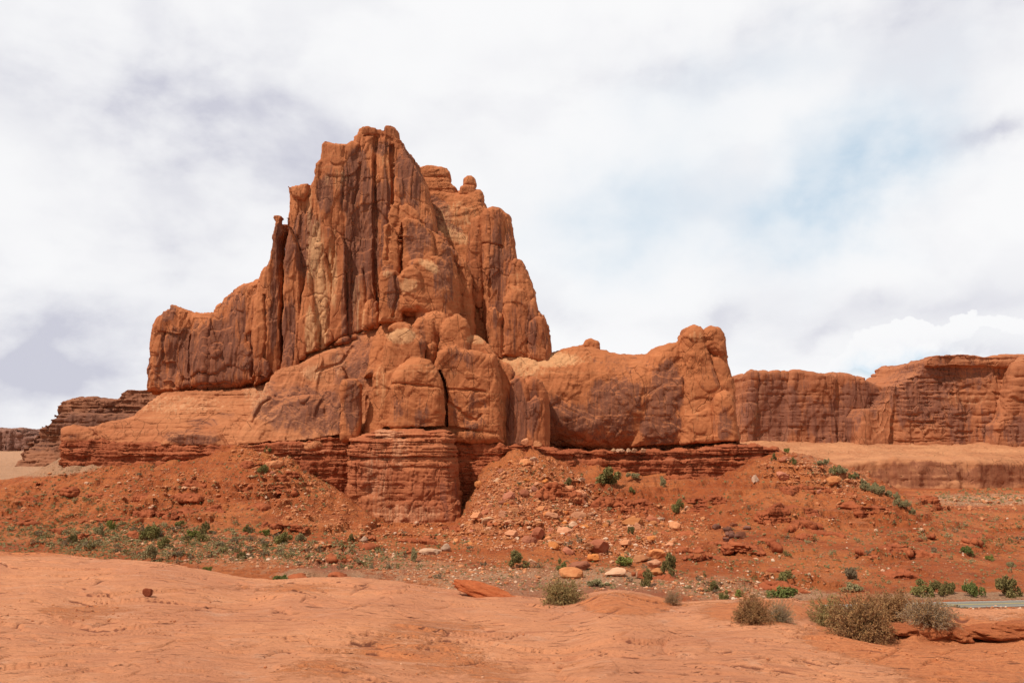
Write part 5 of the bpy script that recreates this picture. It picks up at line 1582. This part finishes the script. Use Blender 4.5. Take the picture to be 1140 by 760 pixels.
for k, (bx, by, w, h, lab) in enumerate([(1010, 709, 36, 11, 'low red ledge rock half sunk in sand at the left end of the rim ledge'), (1140, 708, 60, 13, 'red ledge rock behind the long one, cut by the right edge'), (1043, 713, 66, 17, 'rounded red ledge rock, left of two blocks under the rim beside the shrubs'), (1073, 715, 30, 15, 'small round red ledge block wedged between the two long ledge rocks'),
                                         (1118, 714, 78, 16, 'long red ledge rock reaching out of the frame at the right edge')]):
    me = boulder_mesh('ledge_rock', 300 + k, ICO4, angular=0.5, rough=0.14, mat=M_LEDGE)
    o = bpy.data.objects.new('ledge_rock', me); COL.objects.link(o)
    v = on_slick(bx, by)
    s = v.y / FPX
    o.location = v + Vector((0, 0.16, 0.35 * h * s))
    o.scale = (0.56 * w * s, 0.24, 0.56 * h * s)
    tag(o, lab, 'rock')

# ------------------------------------------------------------------ plants
NT.tint = (1.0, 1.0, 0.92)
def leaf_mat(name, c1, c2, rough=0.8):
    m, t, b = new_mat(name)
    oi = t.node('ShaderNodeObjectInfo')
    a = t.attr('tone')
    col = t.mix(t.math('FRACT', t.math('ADD', a, mul_(t, oi.outputs['Random'], 0.35))), c1, c2)
    t.put(b.inputs['Base Color'], col)
    return m


M_TWIG = leaf_mat('dry_twig', (0.35, 0.175, 0.088), (0.15, 0.072, 0.038))
M_TWIG2 = leaf_mat('grey_twig', (0.38, 0.27, 0.19), (0.23, 0.145, 0.095))
M_LEAF = leaf_mat('small_olive_leaf', (0.29, 0.150, 0.060), (0.38, 0.215, 0.095))
M_LEAF2 = leaf_mat('yellow_green_leaf', (0.25, 0.19, 0.07), (0.38, 0.28, 0.12))


def twig_shrub(name, seed, n, hx, hz, lean=0.0, leafn=3, density_low=0.0):
    """a desert shrub: many thin forking twigs from one root crown, tiny leaves near their ends"""
    rr = np.random.RandomState(seed)
    segs = []        # (p0, p1, r0, r1)
    leaves = []
    for i in range(n):
        a = rr.uniform(0, 2 * math.pi)
        e = math.acos(rr.uniform(0.0, 1.0) ** 0.8)          # from vertical
        d = np.array([math.sin(e) * math.cos(a), math.sin(e) * math.sin(a), math.cos(e)])
        L = rr.uniform(0.70, 1.0) * (0.90 + 0.14 * math.sin(3 * a + seed) + 0.10 * math.sin(5 * a + 4 * e + 2 * seed)) * (1.25 if rr.random() < 0.07 else 1.0)
        p = np.array([rr.normal() * 0.06, rr.normal() * 0.06, 0.0])
        tgt = d * L
        k = 5
        prev = p
        ctrl = p + np.array([d[0] * 0.25, d[1] * 0.25, 0.45]) * 0.6
        jit = rr.normal(size=(k + 1, 3)) * 0.025
        pts = [(1 - u) ** 2 * p + 2 * u * (1 - u) * ctrl + u * u * tgt + jit[q] * (u > 0) for q, u in enumerate(np.linspace(0, 1, k + 1))]
        r = 0.013
        for q in range(k):
            segs.append((pts[q], pts[q + 1], r * (1 - q / k * 0.75), r * (1 - (q + 1) / k * 0.75)))
        for q in range(2, k + 1):
            for _ in range(3):
                b0 = pts[q] if q == k else pts[q] + (pts[q + 1] - pts[q]) * rr.random()
                dr = (pts[q] - pts[q - 1]) / 0.2 + rr.normal(size=3) * 0.75
                dr /= np.linalg.norm(dr)
                b1 = b0 + dr * rr.uniform(0.06, 0.17)
                segs.append((b0, b1, 0.0055, 0.0025))
                for _l in range(leafn):
                    leaves.append(b0 + (b1 - b0) * rr.uniform(0.2, 1.05) + rr.normal(size=3) * 0.012)
    sg = np.array([[*a, *b_] for a, b_, _, _ in segs])
    rad = np.array([[r0, r1] for _, _, r0, r1 in segs])
    A, B = sg[:, :3], sg[:, 3:]
    d = B - A
    d /= np.linalg.norm(d, axis=1)[:, None] + 1e-9
    u = np.cross(d, rr.normal(size=d.shape))
    u /= np.linalg.norm(u, axis=1)[:, None] + 1e-9
    w = np.cross(d, u)
    rings = []
    for P_, rd in ((A, rad[:, 0]), (B, rad[:, 1])):
        for ang in (0, 2.094, 4.189):
            rings.append(P_ + rd[:, None] * (u * math.cos(ang) + w * math.sin(ang)))
    V = np.stack(rings, 1).reshape(-1, 3)
    base = np.arange(len(sg))[:, None] * 6
    Qf = np.concatenate([base + np.array([[q, (q + 1) % 3, (q + 1) % 3 + 3, q + 3]]) for q in range(3)])
    scl = np.array([hx, hx, hz])
    tone = np.repeat(rr.random(len(sg)), 6)
    mt_ = mesh_from(name + '_twigs', V * scl, Qf, {'tone': tone}, smooth=False)
    Lp = np.array(leaves)
    m = len(Lp)
    a1 = rr.normal(size=(m, 3))
    a1 /= np.linalg.norm(a1, axis=1)[:, None]
    a2 = np.cross(a1, rr.normal(size=(m, 3)))
    a2 /= np.linalg.norm(a2, axis=1)[:, None]
    sz = rr.uniform(0.013, 0.028, (m, 1))
    V = np.stack([Lp - a1 * sz, Lp + a2 * sz * 0.5, Lp + a1 * sz, Lp - a2 * sz * 0.5], 1).reshape(-1, 3)
    Ql = np.arange(m * 4).reshape(-1, 4)
    ml_ = mesh_from(name + '_leaves', V * scl, Ql, {'tone': np.repeat(rr.random(m), 4)}, smooth=False)
    return mt_, ml_


def fore_shrub(px, py, w, h, seed, n, label, tw, lf, leafn=3, name='desert_shrub', rz=0.0):
    v = on_slick(px, py)
    s = v.y / FPX
    a, l = twig_shrub(name, seed, int(n * 1.7), w * s * 0.56, h * s * 0.98, leafn=leafn)
    root = tag(empty(name, v + Vector((0, 0.0, -0.02))), label, 'shrub')
    root.rotation_euler = (0, 0, rz)
    link('branches', a, tw, root)
    link('leaves', l, lf, root)
    return root


fore_shrub(625, 672, 46, 31, 1, 230, 'round olive brown shrub at the rim, right of the bright red slab', M_TWIG, M_LEAF2, 4)
fore_shrub(748, 673, 20, 17, 2, 120, 'small grey ball shaped shrub alone at the rim, left of the shrub pair', M_TWIG2, M_LEAF, 2)
fore_shrub(838, 692, 44, 34, 3, 190, 'brown twiggy shrub with a pale straw tuft, leftmost of the big rim shrubs', M_TWIG, M_LEAF, 3)
fore_shrub(868, 692, 34, 28, 4, 150, 'pale straw coloured tuft leaning out of the brown twiggy shrub', M_TWIG2, M_LEAF2, 1)
fore_shrub(960, 709, 68, 50, 5, 300, 'biggest brown twiggy shrub, front of the cluster beside the red ledge', M_TWIG, M_LEAF, 3)
fore_shrub(925, 697, 46, 38, 6, 150, 'yellow green sparse shrub behind the left side of the biggest shrub', M_TWIG, M_LEAF2, 5)
fore_shrub(996, 690, 56, 36, 7, 220, 'dense brown shrub behind the right side of the biggest shrub', M_TWIG, M_LEAF, 3)
fore_shrub(1034, 696, 56, 32, 8, 240, 'greyish brown shrub on the red mound, rightmost of the cluster', M_TWIG2, M_LEAF, 2)


def bush_mesh(name, seed, mat, n=2400, trunk=False):
    """leafy bush of small leaf faces gathered in clumps, with gaps"""
    rr = np.random.RandomState(seed)
    cl = []
    for k in range(rr.randint(9, 14)):
        a = rr.uniform(0, 6.28)
        q = math.sqrt(rr.random()) * 0.68
        cl.append((q * math.cos(a), q * math.sin(a), rr.uniform(0.18, 0.95 - 0.45 * q), rr.uniform(0.16, 0.30)))
    pts = []
    for (x, y, z, r) in cl:
        m = int(n * r / 3.0)
        d = rr.normal(size=(m, 3))
        d /= np.linalg.norm(d, axis=1)[:, None]
        pts.append(np.array([x, y, z]) + d * r * rr.uniform(0.5, 1.12, (m, 1)))
    Lp = np.concatenate(pts)
    Lp[:, 2] = np.abs(Lp[:, 2])
    m = len(Lp)
    a1 = rr.normal(size=(m, 3)); a1 /= np.linalg.norm(a1, axis=1)[:, None]
    a2 = np.cross(a1, rr.normal(size=(m, 3))); a2 /= np.linalg.norm(a2, axis=1)[:, None]
    sz = rr.uniform(0.035, 0.085, (m, 1)) * (1 if n > 400 else 1.8)
    V = np.stack([Lp - a1 * sz, Lp + a2 * sz * 0.6, Lp + a1 * sz, Lp - a2 * sz * 0.6], 1).reshape(-1, 3)
    Qf = np.arange(m * 4).reshape(-1, 4)
    tone = np.repeat(rr.random(m) * 0.6 + 0.3 * (Lp[:, 0] * 0 + rr.random(m)), 4)
    me = mesh_from(name, V, Qf, {'tone': tone.clip(0, 1)}, smooth=False)
    me.materials.append(mat)
    return me


BC = {
    'g': ('green_leaf', (0.15, 0.125, 0.040), (0.24, 0.20, 0.075)),
    'b': ('bright_green_leaf', (0.10, 0.115, 0.030), (0.165, 0.172, 0.055)),
    'd': ('dark_leaf', (0.13, 0.10, 0.038), (0.215, 0.165, 0.065)),
    'y': ('yellow_leaf', (0.15, 0.16, 0.035), (0.26, 0.24, 0.07)),
    's': ('sage_leaf', (0.22, 0.175, 0.085), (0.33, 0.265, 0.14)),
    'k': ('brush_leaf', (0.14, 0.098, 0.060), (0.23, 0.16, 0.10)),
}
BME = {}
for key, (nm, c1, c2) in BC.items():
    mt_ = leaf_mat(nm, c1, c2)
    BME[key] = [bush_mesh('bush_' + nm, 70 + 7 * k + ord(key), mt_) for k in range(4)]
    BME[key + '_s'] = [bush_mesh('tuft_' + nm, 170 + 7 * k + ord(key), mt_, n=160) for k in range(4)]


def put_bush(px, py, w, h, key, label, group=None, name='bush', cat='bush', small=False):
    v, j = on_ground(px, py)
    s = v.y / FPX
    o = bpy.data.objects.new(name, random.choice(BME[key + '_s' if small else key]))
    COL.objects.link(o)
    o.location = (v.x, v.y, v.z - 0.05 * h * s)
    o.scale = (0.62 * w * s, 0.62 * w * s, 1.05 * h * s)
    o.rotation_euler = (0, 0, random.uniform(0, 6.28))
    return tag(o, label, cat, group)


for a in [
    (575, 631, 26, 16, 'd', 'dark green bush beside a small white block at the valley edge'),
    (624, 635, 13, 11, 'g', 'small green bush left of the widest smooth orange boulder'),
    (695, 630, 30, 11, 'y', 'low yellow green bush in front of the pale boulder left of the trio'),
    (747, 641, 20, 22, 'd', 'tall dark green bush touching the right side of the boulder trio'),
    (720, 652, 15, 18, 'd', 'dark upright bush in gravel in front of the boulder trio'),
    (666, 652, 26, 8, 's', 'low grey green bush in gravel right of the widest boulder'),
    (757, 570, 15, 14, 'g', 'dark green ball shaped bush alone on the red slope'),
    (680, 539, 32, 19, 'g', 'wide green bush just under the right hand ledge'),
    (704, 534, 17, 8, 's', 'grey green bush close under the ledge, right of the wide green bush'),
    (703, 549, 10, 7, 'g', 'small green bush below the wide green bush'),
    (736, 542, 11, 11, 's', 'narrow grey green bush under the ledge above the lone ball shaped bush'),
    (633, 543, 9, 9, 'd', 'small dark bush on top of the rubble cone'),
    (703, 595, 10, 10, 'd', 'dark bush directly below the large pale faced block'),
    (200, 587, 12, 8, 'g', 'small green bush uphill of the yellow green bush'),
    (213, 599, 18, 10, 'y', 'yellow green bush on the left flat'),
    (227, 594, 12, 13, 'd', 'dark green bush touching the yellow green bush'),
    (222, 602, 11, 9, 'g', 'green bush in front of the yellow green bush'),
    (167, 600, 22, 15, 'g', 'broad green bush left of the yellow green bush'),
    (184, 609, 14, 12, 'g', 'green bush right of and below the broad green bush'),
    (169, 625, 22, 17, 's', 'grey sage bush nearest the slickrock edge on the left'),
    (80, 604, 10, 10, 'd', 'dark bush on the far left of the flat'),
    (114, 596, 13, 11, 's', 'sage bush between the dark bush and the broad green bush'),
    (124, 589, 10, 11, 'y', 'upright yellowish bush above the sage bush on the left flat'),
    (276, 592, 10, 8, 'g', 'small green bush on the flat below the varnished wall'),
    (317, 605, 22, 13, 'g', 'broad green bush below the left side of the buttress'),
    (335, 603, 12, 11, 's', 'grey bush touching the right side of the broad green bush'),
    (295, 596, 14, 7, 'y', 'low yellowish bush between two green bushes on the flat'),
    (268, 622, 10, 8, 'd', 'small bush beside the reddish bare patch'),
    (232, 637, 13, 7, 'y', 'low yellow green bush at the slickrock edge'),
    (312, 647, 16, 8, 'b', 'low bright green bush at the slickrock edge'),
    (390, 606, 10, 9, 'd', 'small dark bush below the left corner of the buttress'),
    (297, 504, 9, 6, 'g', 'small green bush at the foot of the varnished wall'),
    (292, 527, 12, 10, 'g', 'green bush on the rubble below the varnished wall'),
    (459, 625, 12, 14, 's', 'grey upright bush on the flat in front of the buttress'),
    (1084, 664, 21, 17, 'b', 'bright green bush just behind the road'),
    (1124, 664, 28, 22, 'd', 'large dark olive bush just behind the road near the right edge'),
    (1024, 663, 26, 16, 'g', 'olive bush behind the road, left one of three in a row'),
    (1044, 663, 20, 14, 'd', 'darker bush behind the road, middle one of three in a row'),
    (1056, 661, 13, 13, 'd', 'small dark bush behind the road, right one of three in a row'),
    (949, 658, 24, 9, 's', 'low grey green bush behind the rim shrubs'),
    (948, 645, 14, 13, 'k', 'dark grey leafless bush on the red slope above the rim shrubs'),
    (1076, 616, 13, 8, 'b', 'small bright green bush on the red slope at the right'),
    (1102, 624, 9, 6, 'y', 'small yellowish bush on the red slope at the right'),
    (1126, 631, 10, 7, 's', 'sage bush on the red slope above the large dark olive bush'),
    (1128, 695, 46, 19, 's', 'broad grey green sage in front of the road at the right edge'),
    (1098, 690, 30, 14, 's', 'grey green sage in front of the road, left of the broad one'),
    (1068, 688, 24, 14, 'k', 'brownish bush in front of the road beside the shrub cluster'),
    (875, 652, 17, 18, 'g', 'upright green bush above the bright green one'),
    (872, 668, 32, 17, 'b', 'bright green bush directly behind the leftmost rim shrub pair'),
    (794, 660, 15, 12, 'd', 'dark bush at the gravel edge behind the slickrock'),
    (807, 667, 13, 9, 'g', 'small green bush right of the dark bush at the gravel edge'),
    (823, 665, 14, 9, 'y', 'straw green bush behind the brown twiggy shrub'),
    (876, 504, 8, 5, 'y', 'bright little bush on the crest of the right hill'),
    (861, 513, 7, 8, 'd', 'dark little bush just below the crest of the right hill'),
    (883, 517, 9, 7, 'g', 'green little bush on the upper right hill'),
]:
    put_bush(*a)

random.seed(11)
G = 'grey green bushes down the crest of the right hill'
for k in range(34):
    u = random.random() ** 0.8
    x = 905 + 105 * u + random.uniform(-8, 8)
    y = np.interp(x, [880, 920, 960, 1000, 1030], [507, 517, 536, 556, 572]) + random.uniform(0, 10)
    put_bush(x, y, random.uniform(6, 13), random.uniform(5, 9), random.choice('ssgs'), 'grey green bush on the crest of the right hill, one among many alike', G)
SAGE = [(190, 602, 170, 18, 5, 0.05), (350, 618, 110, 14, 3, 0.08), (150, 606, 110, 18, 4, 0.05), (150, 605, 160, 22, 4, 0.05), (330, 605, 130, 22, 2, 0.05), (60, 585, 90, 40, 2), (200, 550, 180, 35, 1.6), (980, 620, 190, 40, 3), (1080, 590, 90, 30, 1.5), (620, 640, 150, 18, 1.6), (780, 600, 110, 45, 1.0), (620, 565, 80, 45, 1.0, 0.3), (450, 615, 90, 20, 1.2), (820, 655, 90, 12, 1.0), (330, 530, 50, 25, 0.6)]
G = 'sagebrush tufts scattered over the valley'
for (x, y) in scatter_px(285, SAGE):
    w = random.uniform(6, 11) if y > 590 else random.uniform(4.5, 8)
    put_bush(x, y, w, w * random.uniform(0.5, 0.8), random.choice('sskkd'), 'grey brown sagebrush tuft on the valley slopes, one among many alike', G, name='sagebrush', cat='sagebrush', small=True)

# the countless smaller tufts as one ground cover
mcov, t, b = new_mat('ground_cover_leaf')
tn = t.attr('tone')
col = t.mix(t.rng(tn, 0, 0.5, smooth=False), (0.19, 0.145, 0.065), (0.31, 0.24, 0.12))
col = t.mix(t.rng(tn, 0.6, 1.0, smooth=False), col, (0.16, 0.17, 0.065))
t.put(b.inputs['Base Color'], col)
tufts = []
for k in range(5):
    rr = np.random.RandomState(800 + k)
    m = 26
    d = rr.normal(size=(m, 3)); d[:, 2] = np.abs(d[:, 2]); d /= np.linalg.norm(d, axis=1)[:, None]
    Lp = d * rr.uniform(0.5, 1.0, (m, 1))
    a1 = rr.normal(size=(m, 3)); a1 /= np.linalg.norm(a1, axis=1)[:, None]
    a2 = np.cross(a1, d); a2 /= np.linalg.norm(a2, axis=1)[:, None] + 1e-9
    sz = 0.24
    V = np.stack([Lp - a1 * sz, Lp + a2 * sz, Lp + a1 * sz, Lp - a2 * sz], 1).reshape(-1, 3)
    tufts.append((V, np.arange(m * 4).reshape(-1, 4)))
items = []
for (x, y) in scatter_px(8500, SAGE + [(350, 560, 330, 60, 2), (930, 580, 220, 60, 2), (1100, 552, 60, 8, 1), (100, 600, 150, 30, 2)]):
    v, j = on_ground(x, y)
    s = v.y / FPX
    w = random.uniform(0.7, 2.1) * s
    items.append(((v.x, v.y, v.z), (w, w, w * random.uniform(0.7, 1.1)), random.uniform(0, 6.28), random.random()))
merged('ground_cover', items, tufts, mcov, None)
# dry grass and grit on the slickrock hollows
items = []
for k in range(900):
    x, y = random.choice([(random.gauss(960, 50), random.gauss(716, 8)), (random.gauss(1060, 60), random.gauss(730, 12)), (random.gauss(500, 70), random.gauss(735, 14)), (random.gauss(110, 60), random.gauss(683, 8)), (random.uniform(0, 1140), random.uniform(650, 758))])
    if not (-20 < x < 1160 and 648 < y < 759): continue
    v = on_slick(x, y)
    w = (0.3 + random.expovariate(1 / 0.45)) * v.y / FPX
    items.append(((v.x, v.y, v.z + 0.2 * w), (w, w, w * 0.6), random.uniform(0, 6.28), random.betavariate(2, 4)))
merged('gravel', items, small, mrub, None)
